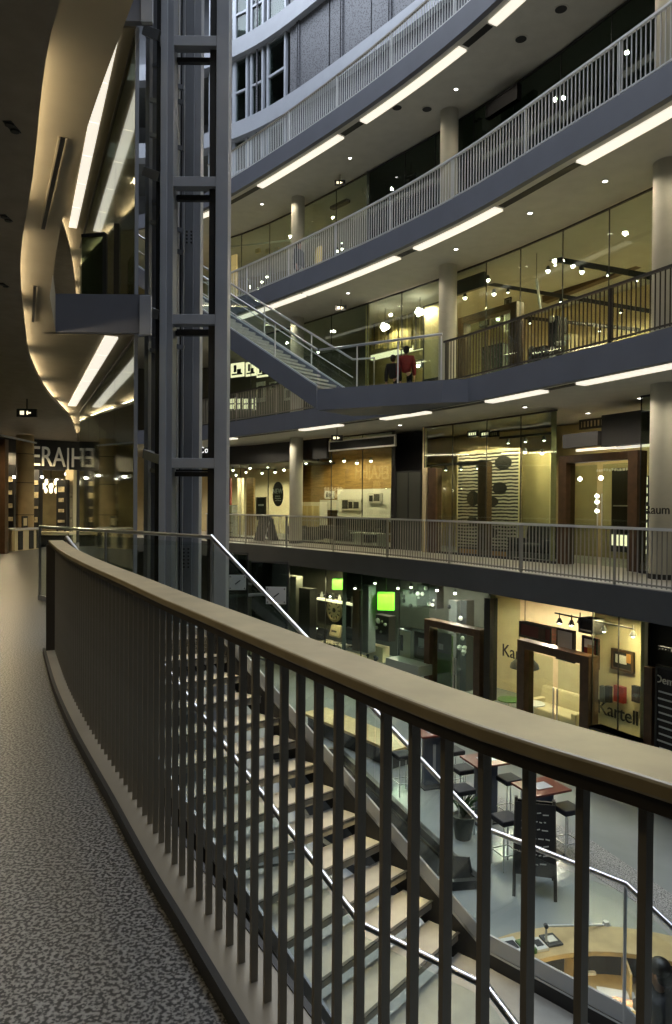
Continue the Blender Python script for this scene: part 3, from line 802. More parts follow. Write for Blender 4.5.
t = thing('shop_bench', 'low pale shop bench beyond the end of the balustrade', 'bench', P3(55, 530, 22.3))
p = P3(55, 529, 22.3); m = MB(); m.box((p.x, p.y, .42), (1.1, .5, .1)); obj('seat', m, CREAM, t)
m = MB(); m.box((p.x, p.y, .19), (.9, .4, .38)); obj('base', m, DARK, t)
for i, x in enumerate((5, 14, 24, 30, 42, 57, 66)):
    p = P3(x, 474 + (i % 3) * 3, 22 + i * .4)
    m = MB(); m.blob(p, .05, 0, 8)
    tag(obj('spot_lamp', m, SPOT), '%s glowing spot from the left under the far left ceiling edge' % ordinal(i), 'lamp', 'spots of the far left shops')
# downlight line on the ceiling edge
m = MB(); m.bar(P3(0, 435, 19), P3(36, 443, 22), .06, .05); tag(obj('ceiling_rail', m, PALE), 'pale thin rail above the far left shop front', 'rail')
# ================================================================== PEOPLE
def skin(name, J, E, mt, parent, root, sub=2):
    me = bpy.data.meshes.new(name); names = list(J); ix = {k: i for i, k in enumerate(names)}
    me.from_pydata([J[k][0] for k in names], [(ix[a], ix[b]) for a, b in E], [])
    o = bpy.data.objects.new(name, me); C.objects.link(o)
    o.modifiers.new('skin', 'SKIN'); sd = o.modifiers.new('sub', 'SUBSURF'); sd.levels = sd.render_levels = sub
    for k in names:
        sv = me.skin_vertices[0].data[ix[k]]; r = J[k][1]; sv.radius = r if isinstance(r, tuple) else (r, r)
        sv.use_root = (k == root)
    ev = bpy.data.meshes.new_from_object(o.evaluated_get(bpy.context.evaluated_depsgraph_get()))
    bpy.data.objects.remove(o); ev.name = name; ev.materials.clear(); ev.materials.append(mt)
    for p in ev.polygons: p.use_smooth = True
    o = bpy.data.objects.new(name, ev); C.objects.link(o); hook(o, parent)
    return o
def person(label, pos, face, top, legs, seated=False, arms='down', h=1.75, look=(0, 0)):
    pos = V(pos); f = V((face[0], face[1], 0)).normalized(); r = V((f.y, -f.x, 0)); k = h / 1.75
    def W(x, y, z): return pos + (r * x + f * y + UP * z) * k
    t = thing('person', label, 'person', pos)
    dz = -.46 if seated else 0
    J = {}; E = []
    def j(n, x, y, z, rad, *links):
        J[n] = (W(x, y, z), (rad * k if not isinstance(rad, tuple) else (rad[0] * k, rad[1] * k)))
        for l in links: E.append((l, n))
    j('pelvis', 0, 0, .96 + dz, (.13, .1)); j('waist', 0, .01, 1.1 + dz, (.125, .09), 'pelvis'); j('chest', 0, 0, 1.3 + dz, (.155, .1), 'waist')
    j('neck0', 0, -.01, 1.47 + dz, .055, 'chest'); j('neck', 0, .01, 1.53 + dz, .05, 'neck0'); j('jaw', look[0] * .02, .035, 1.585 + dz, .064, 'neck'); j('skull', 0, .015, 1.66 + dz, .083, 'jaw'); j('crown', 0, .0, 1.71 + dz, .066, 'skull')
    for s, n in ((-1, 'l'), (1, 'r')):
        j(n + 'sh', s * .185, -.005, 1.42 + dz, .06, 'chest')
        if arms == 'down': pts = [(.225, -.03, 1.14), (.24, .05, .89), (.24, .075, .81)]
        else: pts = [(.22, .05, 1.13), (.16, .3, 1.12), (.14, .38, 1.12)]
        j(n + 'el', s * pts[0][0], pts[0][1], pts[0][2] + dz, .045, n + 'sh'); j(n + 'wr', s * pts[1][0], pts[1][1], pts[1][2] + dz, .03, n + 'el'); j(n + 'pa', s * pts[2][0], pts[2][1], pts[2][2] + dz, (.034, .02), n + 'wr')
        dv = V((0, .25, -1)).normalized() if arms == 'down' else V((-.1 * s, 1, -.15)).normalized()
        for q in range(4):
            a = (q - 1.5) * .021; L = (.075, .085, .08, .062)[q]
            side_ = V((0, 1, .25)) if arms == 'down' else V((1, 0, 0))
            p0 = V((s * pts[2][0], pts[2][1], pts[2][2] + dz)) + side_ * a + dv * .03
            p1 = p0 + dv * L * .55; p2 = p0 + dv * L + V((-s * .018, 0, -.004))
            j('%sf%d' % (n, q), *p0, .0095, n + 'pa'); j('%sg%d' % (n, q), *p1, .009, '%sf%d' % (n, q)); j('%sh%d' % (n, q), *p2, .008, '%sg%d' % (n, q))
        p0 = V((s * pts[1][0], pts[1][1], pts[1][2] + dz)) + dv * .03 + (V((0, .04, 0)) if arms == 'down' else V((-s * .04, 0, 0)))
        j(n + 'th', *p0, .011, n + 'wr'); j(n + 'ti', *(p0 + dv * .05 + V((0, .012, 0))), .009, n + 'th')
        if seated: q = [(.1, .02, .94 + dz, .08), (.12, .42, .5, .06), (.12, .45, .08, .04), (.12, .58, .03, .035)]
        else: q = [(.1, 0, .9, .085), (.105, .02, .5, .058), (.11, -.02, .09, .042), (.12, .13, .035, .036)]
        j(n + 'hp', *q[0], 'pelvis'); j(n + 'kn', *q[1], n + 'hp'); j(n + 'an', *q[2], n + 'kn'); j(n + 'to', *q[3], n + 'an')
    cov = {'pelvis': .72, 'waist': .7, 'chest': .72, 'lsh': .75, 'rsh': .75, 'lel': .8, 'rel': .8, 'lhp': .75, 'rhp': .75, 'lkn': .8, 'rkn': .8, 'neck0': .8, 'lan': .8, 'ran': .8}
    JB = {q: (v[0], tuple(x * cov.get(q, 1) for x in v[1]) if isinstance(v[1], tuple) else v[1] * cov.get(q, 1)) for q, v in J.items()}
    skin('body', JB, E, SKIN, t, 'pelvis')
    def grow(keys, add):
        return {q: (J[q][0], (J[q][1][0] + add, J[q][1][1] + add) if isinstance(J[q][1], tuple) else J[q][1] + add) for q in keys}, [e for e in E if e[0] in keys and e[1] in keys]
    ks = ['pelvis', 'waist', 'chest', 'neck0', 'lsh', 'lel', 'lwr', 'rsh', 'rel', 'rwr']
    g = grow(ks, .03 * k); skin('jacket', g[0], g[1], top, t, 'pelvis')
    ks = ['pelvis', 'lhp', 'lkn', 'lan', 'rhp', 'rkn', 'ran']
    g = grow(ks, .017 * k); skin('trousers', g[0], g[1], legs, t, 'pelvis')
    for n in 'lr':
        g = grow([n + 'an', n + 'to'], .012 * k); skin('shoe', g[0], g[1], BLACK, t, n + 'an', 1)
    m = MB(); c = W(0, -.012, 1.685 + dz)
    m.blob(c, (.098 * k, .1 * k, .092 * k), 0, 16); m.blob(c + (f * -.045 + UP * -.06) * k, (.088 * k, .07 * k, .1 * k), 0, 14)
    obj('hair', m, HAIR, t)
    m = MB(); m.blob(W(0, .108, 1.615 + dz), (.012 * k, .02 * k, .022 * k), 0, 8)
    for s in (-1, 1): m.blob(W(s * .085, .01, 1.63 + dz), (.012 * k, .018 * k, .03 * k), 0, 8)
    obj('nose_and_ears', m, SKIN, t)
    m = MB()
    for s in (-1, 1): m.blob(W(s * .032, .093, 1.645 + dz), (.012 * k, .008 * k, .007 * k), 0, 8)
    m.blob(W(0, .094, 1.572 + dz), (.024 * k, .008 * k, .006 * k), 0, 8); obj('eyes_and_mouth', m, HAIR, t)
    return t
q = at_d(406, 384, 20.6); person('person in a dark red jacket seen from behind one storey up by the shop glass', (q.x, q.y, LV), (.1, 1), RED, NAVY, h=1.76)
q = at_d(393, 384, 21.1); person('person in dark clothes standing left of the red jacket one storey up', (q.x, q.y, LV), (.3, 1), NAVY, NAVY, h=1.6)
q = at_d(299, 270, 23.9); person('dark silhouette of a person standing behind the railing two storeys up', (q.x, q.y, 2 * LV), (.8, -.5), NAVY, NAVY, h=1.72)

# ================================================================== LOWER FLOOR FURNITURE
zf = -LV
def bar_table(px, py, label, rot=.35):
    p = at_z(px, py, zf + 1.1); c = V((p.x, p.y, zf)); d = V((math.cos(rot), math.sin(rot), 0))
    t = thing('bar_table', label, 'table', c, 'bar tables on the lower floor')
    m = MB(); m.box(c + UP * 1.085, (.74, .62, .035), d); obj('table_top', m, REDT, t, .006)
    m = MB(); m.box(c + UP * 1.107, (.3, .24, .006), d); obj('place_card', m, PALE, t)
    m = MB(); m.box(c + UP * .55, (.42, .14, 1.05), d); obj('column', m, BLUEG, t, .01)
    m = MB(); m.box(c + UP * .55 + V((d.y, -d.x, 0)) * .075, (.06, .01, .6), d); obj('inlay', m, PALE, t)
    m = MB(); m.box(c + UP * .02, (.6, .5, .03), d); obj('foot_plate', m, DARK, t, .005)
bar_table(433, 731, 'red-topped bar table furthest from the reception desk, partly behind a bar', .3)
bar_table(486, 759, 'middle red-topped bar table between the two other ones', .35)
bar_table(541, 786, 'red-topped bar table right behind the chalkboard sign', .4)
def stool(px, py, label, rot=.4):
    p = at_z(px, py, zf + .8); c = V((p.x, p.y, zf)); d = V((math.cos(rot), math.sin(rot), 0)); e = V((-d.y, d.x, 0))
    t = thing('bar_stool', label, 'stool', c, 'black bar stools on the lower floor')
    m = MB(); m.box(c + UP * .76, (.36, .36, .09), d); obj('seat', m, LEATHER, t, .02)
    for i in (-1, 1):
        for j in (-1, 1):
            m = MB(); b = c + d * (.155 * i) + e * (.155 * j); m.bar(b, b + UP * .72, .018, .018); obj('leg', m, SATIN, t)
    m = MB()
    for i in (-1, 1):
        m.bar(c + d * (.155 * i) - e * .155 + UP * .25, c + d * (.155 * i) + e * .155 + UP * .25, .015, .015)
        m.bar(c + e * (.155 * i) - d * .155 + UP * .25, c + e * (.155 * i) + d * .155 + UP * .25, .015, .015)
    obj('footrest', m, SATIN, t)
for (x, y, lab) in ((403, 753, 'black bar stool left of the furthest red-topped table, alone'), (453, 749, 'black bar stool right of the furthest red-topped table, the one standing furthest back'), (463, 767, 'black bar stool just left of the middle red-topped table, upper of two'), (462, 787, 'black bar stool left of the middle red-topped table, above the plant pot'), (509, 777, 'black bar stool right of the middle red-topped table'), (506, 816, 'black bar stool directly left of the chalkboard sign'), (567, 806, 'black bar stool right of the chalkboard sign')):
    stool(x, y, lab)
def strokes(mb, c, u, v, rows, w, h, rnd, thick=.012, nrm=None):
    for i in range(rows):
        x = -w / 2 + rnd.random() * w * .15; zz = h / 2 - h * (i + .5) / rows
        while x < w / 2 - .03:
            l = .03 + rnd.random() * .06; a = c + u * x + v * (zz + (rnd.random() - .5) * .02); mb.bar(a, a + u * l + v * ((rnd.random() - .3) * .03), .004, thick); x += l + .025
rnd = random.Random(5)
p = at_z(534, 888, zf); c = V((p.x, p.y, zf)); d = V((.97, -.25, 0)).normalized(); e = V((-d.y, d.x, 0))
t = thing('chalkboard_sign', 'black folding chalkboard sign with pale handwriting on the lower floor', 'sign', c)
for s in (-1, 1):
    m = MB(); u = (UP * 1.1 + e * (-s * .22)).normalized()
    m.box(c + e * (s * .15) + UP * .8, (.56, .025, 1.0), d, 0, u); b = obj('board', m, BLACK, t)
    if s == -1:
        m = MB(); strokes(m, c + e * (s * .15 - .018) + UP * .82, d, u, 7, .42, .8, rnd, .016); obj('handwriting', m, PAPER, b)
    for i in (-1, 1):
        m = MB(); m.bar(c + e * (s * .3) + d * (i * .29), c + e * (s * .02) + d * (i * .27) + UP * 1.34, .045, .035); obj('leg', m, BRONZED, t)
m = MB(); m.bar(c + d * -.25 + UP * .36 - e * .22, c + d * .25 + UP * .36 - e * .22, .03, .04); obj('cross_bar', m, BRONZED, t)
p = at_z(463, 838, zf); c = V((p.x, p.y, zf))
t = thing('potted_plant', 'spiky plant in a dark tapered pot beside the bar stools', 'plant', c)
m = MB(); m.lathe(c, [(.13, 0), (.2, .36), (.2, .4), (.17, .4), (.16, .35)], 24); obj('pot', m, POT, t)
m = MB()
for i in range(26):
    w = rnd.random() * 2 * PI; l = .25 + rnd.random() * .3; s = .15 + rnd.random() * .35
    b = c + UP * .36; mid = b + V((math.cos(w) * s * .4, math.sin(w) * s * .4, l * .65)); tip = b + V((math.cos(w) * s, math.sin(w) * s, l))
    m.tube([b, mid, tip], [.012, .014, .002], 5)
obj('leaves', m, LEAF, t)
# wooden bench
p = at_z(356, 727, zf + .45); c = V((p.x, p.y, zf)); d = V((.75, -1, 0)).normalized()
t = thing('bench', 'long low bench with pale wooden top on the lower floor behind the stair', 'bench', c)
m = MB(); m.box(c + UP * .42, (3.4, .75, .07), d); obj('top', m, DESKW, t, .01)
m = MB(); m.box(c + UP * .2, (3.2, .55, .38), d); obj('base', m, BLACK, t)
# leaflet table under the stair
p = at_z(243, 850, zf + .75); c = V((p.x, p.y, zf)); d = V((1, .28, 0)).normalized(); e = V((-d.y, d.x, 0))
t = thing('leaflet_table', 'low table seen between the treads of the near stair', 'table', c)
m = MB(); m.box(c + UP * .72, (1.6, .95, .04), d); obj('table_top', m, GREYW, t)
for i in (-1, 1):
    for j in (-1, 1):
        m = MB(); m.bar(c + d * (.72 * i) + e * (.4 * j), c + d * (.72 * i) + e * (.4 * j) + UP * .7, .04, .04); obj('leg', m, DARK, t)
for j in range(2):
    for i in range(7):
        q = c + d * (-.66 + .22 * i) + e * (-.2 + .42 * j) + UP * .745
        t = thing('leaflet', '%s white leaflet from the left in the %s row on the table under the stair' % (ordinal(i), ['nearer', 'farther'][j]), 'leaflet', q, 'leaflets under the stair')
        m = MB(); m.box(q + UP * .08, (.15, .03, .2), d, 0, UP + e * .8); sh = obj('sheet', m, PAPER, t)
        m = MB(); m.box(q + UP * .09 - e * .02, (.05 + .03 * (i % 3), .012, .14), d, 0, UP + e * .8); obj('print', m, BLACK, sh)
# reception desk: an outer counter ring open towards the stair
dc = V((2.75, 5.75, zf))
def arc(r, a0, a1, n=24): return [V((dc.x + r * math.cos(math.radians(a0 + (a1 - a0) * k / n)), dc.y + r * .92 * math.sin(math.radians(a0 + (a1 - a0) * k / n)))) for k in range(n + 1)]
t = thing('reception_desk', 'curved reception desk with light wooden counter in the bottom right corner', 'desk', dc)
m = MB(); m.ribbon(arc(1.55, 150, 10), arc(2.05, 150, 10), zf + 1.06, zf + 1.11); obj('counter_top', m, DESKW, t, .006)
m = MB(); m.ribbon(arc(1.8, 148, 12), arc(1.88, 148, 12), zf, zf + 1.06); obj('front_panel', m, WHITE, t)
m = MB(); m.ribbon(arc(1.05, 148, 12), arc(1.78, 148, 12), zf + .72, zf + .76); obj('desk_top', m, DESKW, t, .004)
m = MB(); m.ribbon(arc(1.74, 146, 14), arc(1.78, 146, 14), zf + .76, zf + 1.05); obj('pigeonhole_back', m, BLACK, t)
for a in (140, 120, 100, 80, 60, 40):
    A, B = arc(1.3, a, a - 1, 1), arc(1.76, a, a - 1, 1)
    m = MB(); m.bar((A[0].x, A[0].y, zf + .9), (B[0].x, B[0].y, zf + .9), .02, .28); obj('divider', m, DESKW, t)
def on_desk(px, py, z=.76): p = at_z(px, py, zf + z); return V((p.x, p.y, zf + z))
q = on_desk(617, 1000); t = thing('laptop', 'closed white laptop on the lower desk surface', 'laptop', q)
m = MB(); m.box(q + UP * .012, (.36, .27, .022), (1, -.25)); b = obj('lid', m, WHITE, t, .006)
m = MB(); m.box(q + UP * .004, (.35, .26, .006), (1, -.25)); obj('base', m, SATIN, t)
q = on_desk(547, 977); t = thing('desk_lamp', 'thin jointed white desk lamp reaching over the reception counter', 'lamp', q)
m = MB(); m.lathe(q, [(.07, 0), (.07, .015), (.03, .03)], 16); obj('base', m, WHITE, t)
top = at_d(546, 926, q.y + .02); head = at_d(606, 925, q.y + .35)
m = MB(); m.tube([q, top], .012, 8); m.tube([top, head], .012, 8); obj('arm', m, WHITE, t)
m = MB(); m.lathe(top, [(.022, -.02), (.022, .02)], 10, 0, (0, 1, 0)); obj('joint', m, DARK, t)
m = MB(); m.lathe(head, [(.03, .04), (.055, -.03), (.05, -.03)], 14); obj('shade', m, SATIN, t)
for i, (x, y, w, dd, hh, mt, lab) in enumerate(((511, 948, .2, .26, .03, PAPER, 'pale brochure stack at the left end of the reception counter'), (526, 949, .14, .2, .05, GREENP, 'green card holder beside the brochures on the reception counter'), (538, 946, .13, .2, .03, PAPER, 'white leaflet stack near the lamp on the reception counter'), (551, 941, .17, .2, .02, DARK, 'dark telephone on the reception counter right of the leaflets'))):
    q = on_desk(x, y, 1.11); t = thing('brochure_stack' if mt != DARK else 'telephone', lab, 'papers' if mt != DARK else 'telephone', q)
    m = MB(); m.box(q + UP * hh / 2, (w, dd, hh), (1, .3)); obj('body', m, mt, t, .004)
    m = MB(); m.box(q + UP * (hh + .004), (w * .6, dd * .5, .006), (1, .3)); obj('cover', m, SATIN if mt == DARK else NAVY, t)
for i, (x, y, lab) in enumerate(((566, 975, 'white papers on the lower desk beside the lamp foot'), (584, 972, 'white papers under the counter left of the laptop'), (600, 966, 'pale box under the counter above the laptop'))):
    q = on_desk(x, y); m = MB(); m.box(q + UP * .02, (.2, .14, .03 if i < 2 else .12), (1, .1)); tag(obj('paper_stack', m, PAPER if i < 2 else GREYW), lab, 'papers')
q = at_d(659, 985, 6.2)
person('person with dark hair in dark clothes standing behind the reception desk', (q.x, q.y, zf), (-.75, .6), NAVY, NAVY, arms='fore', h=1.66)
# stair flight going down through the floor opening
t = thing('basement_staircase', 'flight of dark steps going down through the floor opening behind the near stair', 'staircase', (.9, 11, zf))
a0, b0 = V((.75, 10.3, zf)), V((2.1, 10.55, zf)); dd = V((-.36, 1, 0)).normalized()
for k in range(16):
    q0 = a0 + dd * .3 * k; q1 = b0 + dd * .3 * k; z = zf - .1 - .13 * k
    m = MB(); m.prism([(q0.x, q0.y), (q1.x, q1.y), ((q1 + dd * .3).x, (q1 + dd * .3).y), ((q0 + dd * .3).x, (q0 + dd * .3).y)], z - .13, z); o = obj('step', m, TREAD, t)
    m = MB(); m.bar((q0.x, q0.y, z + .004), (q1.x, q1.y, z + .004), .05, .008); obj('nosing', m, DARK, o)
m = MB(); m.bar(b0 + V((0, 0, .1)), b0 + dd * 4.8 + V((0, 0, -2.0)), .04, .5); obj('stringer', m, BLACK, t)

# ================================================================== SHOP CONTENTS HELPERS
def ob(px, py, off): p, tt = fo(px, off, py); return p, V((tt.x, tt.y, 0)), V((tt.y, -tt.x, 0))   # point, along, towards the void
def sizes(x0, y0, x1, y1, off):
    a, b = fo(x0, off, y0)[0], fo(x1, off, y0)[0]; c = fo((x0 + x1) / 2, off, y1)[0]; e = fo((x0 + x1) / 2, off, y0)[0]
    return (V((b.x - a.x, b.y - a.y)).length, abs(e.z - c.z))
def panel(name, label, cat, x0, y0, x1, y1, off, mt, frame=None, depth=.05, insets=(), group=None):
    p, tt, n = ob((x0 + x1) / 2, (y0 + y1) / 2, off); w, h = sizes(x0, y0, x1, y1, off)
    t = thing(name, label, cat, p, group)
    m = MB(); m.box(p, (w, depth, h), tt); obj('board', m, mt, t)
    if frame is not None:
        m = MB(); b = min(.05, w * .12)
        for s in (-1, 1):
            m.box(p + tt * (s * (w - b) / 2) + n * .01, (b, depth + .02, h), tt); m.box(p + UP * (s * (h - b) / 2) + n * .01, (w, depth + .02, b), tt)
        obj('frame', m, frame, t)
    for (fx, fy, fw, fh, im) in insets:
        m = MB(); m.box(p + tt * (fx * w / 2) + UP * (fy * h / 2) + n * (depth / 2 + .006), (fw * w, .012, fh * h), tt); obj('print', m, im, t)
    return t, p, tt, n, w, h
def portal(label, xl, xr, ytl, z0, off, wpost, mt, H=2.62, depth=.3):
    a, ta, n = ob(xl, ytl, off); b, _, _ = ob(xr, ytl, off); a.z = b.z = z0
    d = (b - a).normalized(); t = thing('entrance_frame', label, 'door frame', (a + b) / 2)
    for q in (a, b):
        m = MB(); m.box(q + UP * H / 2, (wpost, depth, H), d); obj('post', m, mt, t, .006)
    m = MB(); m.box((a + b) / 2 + UP * (H - .09), ((b - a).length - wpost, depth, .18), d); obj('lintel', m, mt, t, .006)
    for f in (.47, .53):
        m = MB(); q = a.lerp(b, f); m.tube([q + UP * .5, q + UP * 1.7], .016, 8); obj('door_handle', m, SATIN, t)
    for f in (.25, .75):
        m = MB(); q = a.lerp(b, f); m.box(q + UP * (H / 2 - .1), ((b - a).length * .5 - wpost * .7, .014, H - .3), d); obj('door_glass', m, GLASSD, t)
    return t
def lamp(px, py, off, label, r=.05, group=None, head=True, mt=None):
    p, tt, n = ob(px, py, off); t = thing('spot_lamp', label, 'lamp', p, group)
    m = MB(); m.blob(p, r, 0, 8); obj('bulb', m, mt or SPOT, t)
    if head: m = MB(); m.lathe(p, [(r * .6, r * 2.2), (r * 1.1, r * .6), (r * 1.2, r * .1), (r * .9, r * .6)], 10); obj('housing', m, DARK, t)
def beam(name, label, x0, y0, o0, x1, y1, o1, w, h, mt, heads=0):
    a, b = ob(x0, y0, o0)[0], ob(x1, y1, o1)[0]; t = thing(name, label, 'track', a)
    m = MB(); m.bar(a, b, w, h); obj('rail', m, mt, t)
    for k in range(heads):
        q = a.lerp(b, (k + .5) / heads); m = MB(); m.lathe(q, [(.03, -.05), (.06, -.16), (.055, -.17), (.02, -.06)], 10); hd = obj('lamp_head', m, DARK, t)
        m = MB(); m.blob(q + UP * -.15, .04, 0, 8); obj('bulb', m, SPOT, hd)

# ---------------------------------------------------------------- level gallery (same floor as the camera)
z = 0
p0, p1 = ob(180, 449, 2.38)[0], ob(327, 449, 2.38)[0]
t = thing('shop_fascia', 'long black shop fascia with white lettering right of the tower', 'sign', (p0.x, p0.y, 3.05))
s0, s1 = FS(180, 2.38), FS(327, 2.38)
m = MB(); m.ribbon(*band(2.36, 2.46, s0, s1, .4), 3.02, 3.74); obj('panel', m, BLACK, t)
p, tt, n = ob(208.5, 450, 2.3); lettering('BoConcept', .37, p, tt, emis('white_letters', (1, 1, 1), .9), t, 'letters', 1.22, .01)
m = MB()
p, tt, n = ob(281, 447, 2.34); m.box(p, (1.8, .01, .06), tt); obj('reflection_strip', m, PALE, t) if False else None
panel('shop_sign', 'dark overdoor panel with pale edges right of the black fascia', 'sign', 328, 438, 394, 449, 2.42, DARK, SATIN)
for i, (x, y) in enumerate(((229, 463), (233, 470), (240, 466), (246, 472), (250, 468), (256, 464), (262, 473), (268, 467), (275, 472), (278, 463), (284, 470), (236, 475), (296, 461), (306, 463), (318, 462), (331, 461), (344, 461), (357, 463), (371, 461))):
    lamp(x, y, 3.4 + (i % 4) * .6, '%s glowing spot from the left in the shop behind the black fascia' % (ordinal(i) if i < 12 else ['thirteenth', 'fourteenth', 'fifteenth', 'sixteenth', 'seventeenth', 'eighteenth', 'nineteenth'][i - 12]), .055, 'spots behind the black fascia')
m = MB(); m.ribbon(*band(3.0, 6.9, FS(205, 3), FS(294, 3), .8), 3.05, 3.12); struct('ceiling', m, BLACK)
p, tt, n = ob(278, 494, 2.62)
t = thing('oval_sign', 'black oval sign with white word standing at the shop window', 'sign', p)
m = MB()
vs = []; K = 28
for s in (-1, 1):
    for k in range(K): vs.append(p + tt * (.32 * math.cos(2 * PI * k / K)) + UP * (.48 * math.sin(2 * PI * k / K)) + n * (.015 * s))
m.add(vs, [tuple(range(K)), tuple(reversed(range(K, 2 * K)))] + [(k, (k + 1) % K, (k + 1) % K + K, k + K) for k in range(K)]); obj('disc', m, BLACK, t)
lettering('NEW', .27, p + n * .03 + UP * .1, tt, WHITE, t, 'letters')
m = MB(); strokes(m, p + n * .025 - UP * .17, tt, UP, 3, .36, .24, rnd, .03); obj('small_print', m, WHITE, t)
panel('poster', 'tall black framed poster left of the oval sign', 'poster', 257, 497, 266, 520, 2.8, BLACK, BRONZED, insets=((0, .3, .6, .08, PAPER), (0, -.2, .5, .3, DARK)))
p, tt, n = ob(266, 541, 2.0); c = V((p.x, p.y, 0))
t = thing('menu_stand', 'folding black display board in front of the shop behind the black fascia', 'sign', c)
for s in (-1, 1):
    m = MB(); m.box(c + n * (s * -.18) + UP * .5, (.62, .03, 1.02), tt, 0, UP + n * (s * .35)); obj('board', m, BLACK, t)
m = MB(); m.bar(c - tt * .3 + n * .32 + UP * .02, c - tt * .3 + UP * .98, .03, .03); m.bar(c + tt * .3 + n * .32 + UP * .02, c + tt * .3 + UP * .98, .03, .03); obj('edge', m, PALE, t)
for i, (x0, x1, o, mt, lab) in enumerate(((226, 231, 4.2, REDP, 'dark red cupboard panel at the left of the shop behind the black fascia'), (238, 243, 5.2, CREAM, 'cream cupboard door in the shop behind the black fascia'), (247, 254, 4.6, WOODW, 'brown wooden partition left of the tall framed poster'))):
    panel('partition', lab, 'panel', x0, 478, x1, 545, o, mt, None, .1)
t, p, tt, n, w, h = panel('shelf_unit', 'white shelf unit with goods seen just right of the tower', 'shelf', 226, 505, 235, 543, 2.9, CREAM, WHITE, .3)
m = MB()
for k in range(4): m.box(p + UP * (-h / 2 + h * k / 4 + .05) + n * .16, (w, .06, .04), tt)
obj('shelf', m, DARK, t)
# seats behind the railing
def sofa(px, off, w, dpt, hs, hb, mt, label, back=1, name='sofa', z0=0):
    p, tt, n = ob(px, 540, off); c = V((p.x, p.y, z0)); t = thing(name, label, 'sofa', c)
    m = MB(); m.box(c + UP * (hs - .1), (w, dpt, .22), tt); obj('seat_cushion', m, mt, t, .04)
    m = MB(); m.box(c + UP * (hs - .26) / 2 + UP * .04, (w * .96, dpt * .9, hs - .26), tt); obj('base', m, DARK, t, .02)
    if back:
        m = MB(); m.box(c - n * (dpt / 2 - .1) * back + UP * (hs + (hb - hs) / 2), (w, .2, hb - hs + .15), tt, 0, UP - n * .15 * back); obj('backrest', m, mt, t, .05)
    for s in (-1, 1):
        m = MB(); m.box(c + tt * (s * (w / 2 - .09)) + UP * (hs + .08) / 1.0 * .8, (.18, dpt, .3), tt); obj('armrest', m, mt, t, .03)
sofa(306, 3.6, 1.3, .9, .42, .5, DARK, 'low dark ottoman sofa behind the railing right of the cream column', 0)
sofa(358, 4.25, 2.0, .95, .42, .85, LEATHER, 'long dark leather sofa in front of the wood panelled shop wall', 1)
sofa(538, 3.3, 1.3, .9, .4, .78, NAVY, 'dark blue sofa behind the railing left of the wooden entrance frame', 1)
p, tt, n = ob(333, 541, 3.0); c = V((p.x, p.y, 0)); t = thing('armchair', 'dark leather armchair at the left end of the long sofa', 'chair', c)
m = MB(); m.box(c + UP * .35, (.75, .75, .3), tt); obj('seat', m, LEATHER, t, .06)
m = MB(); m.box(c - n * .32 + UP * .65, (.75, .18, .6), tt); obj('backrest', m, LEATHER, t, .06)
for s in (-1, 1):
    m = MB(); m.box(c + tt * (.33 * s) + UP * .45, (.14, .75, .4), tt); obj('armrest', m, LEATHER, t, .04)
p, tt, n = ob(370, 535, 3.2); c = V((p.x, p.y, 0)); t = thing('coffee_table', 'white low table with things on it before the long leather sofa', 'table', c)
m = MB(); m.box(c + UP * .42, (1.5, .5, .05), tt); obj('top', m, WHITE, t)
for s in (-1, 1): m = MB(); m.box(c + tt * (s * .6) + UP * .2, (.06, .4, .4), tt); obj('leg', m, WHITE, t)
p, tt, n = ob(314, 527, 4.4); c = V((p.x, p.y, 0)); t = thing('sideboard', 'white panelled sideboard against the wood shop wall', 'cabinet', c)
m = MB(); m.box(c + UP * .75, (1.15, .4, 1.5), tt); obj('body', m, WHITE, t)
for i in range(3):
    for j in range(2): m = MB(); m.box(c + n * .21 + tt * (-.36 + .36 * i) + UP * (.45 + .62 * j), (.32, .02, .55), tt); obj('door', m, CREAM, t)
panel('wall_shelf', 'long white wall shelf panel under the photographs', 'shelf', 322, 500, 338, 510, 5.0, WHITE, None, .25)
panel('wall_panel', 'wide white wall panel on the wood shop wall', 'panel', 337, 489, 390, 521, 5.06, WHITE, None, .08)
panel('photograph', 'small black and white photograph high on the wood wall at left', 'picture', 325, 491, 334, 499, 5.0, PAPER, None, .05, ((-.4, .1, .2, .6, DARK), (.2, -.1, .3, .5, DARK)))
panel('photograph', 'wide black and white group photograph on the white wall panel', 'picture', 341, 499, 361, 510, 4.96, PAPER, None, .05, ((-.55, 0, .28, .8, DARK), (.0, -.1, .2, .6, BLACK), (.55, -.1, .25, .6, DARK)))
panel('photograph', 'black and white portrait photograph at the right end of the wood wall', 'picture', 368, 493, 382, 503, 4.96, PAPER, None, .05, ((-.5, -.1, .25, .6, BLACK), (.3, .1, .4, .7, DARK)))
# closed dark doors
panel('lift_door', 'pair of closed dark lift doors between wood wall and cream shop', 'door', 396, 471, 422, 556, 2.7, mat('lift_door', (.09, .095, .085), .4, .4), DARK, .08, ((0, 0, .02, 1, BLACK),))
for x, lab in ((434.5, 'dark wooden jamb left of the patterned shop wall'), (427, 'narrow cream jamb beside the closed dark doors')):
    panel('door_jamb', lab, 'post', x - 4 if x > 430 else x - 2, 468, x + 4 if x > 430 else x + 2, 562, 2.55, WOODD if x > 430 else CREAM, None, .25)
STRIPES = ramp_mat('striped_bark', 'ShaderNodeTexWave', 3.2, [(.35, (.012, .01, .012)), (.55, (.5, .47, .4))], rough=.7, bands_direction='Z', Distortion=2.5, Detail=3.0)
t, p, tt, n, w, h = panel('patterned_wall_panel', 'black and white striped wall panel with dark oval holes', 'wall panel', 456, 450, 519, 560, 3.9, STRIPES, CREAM, .06)
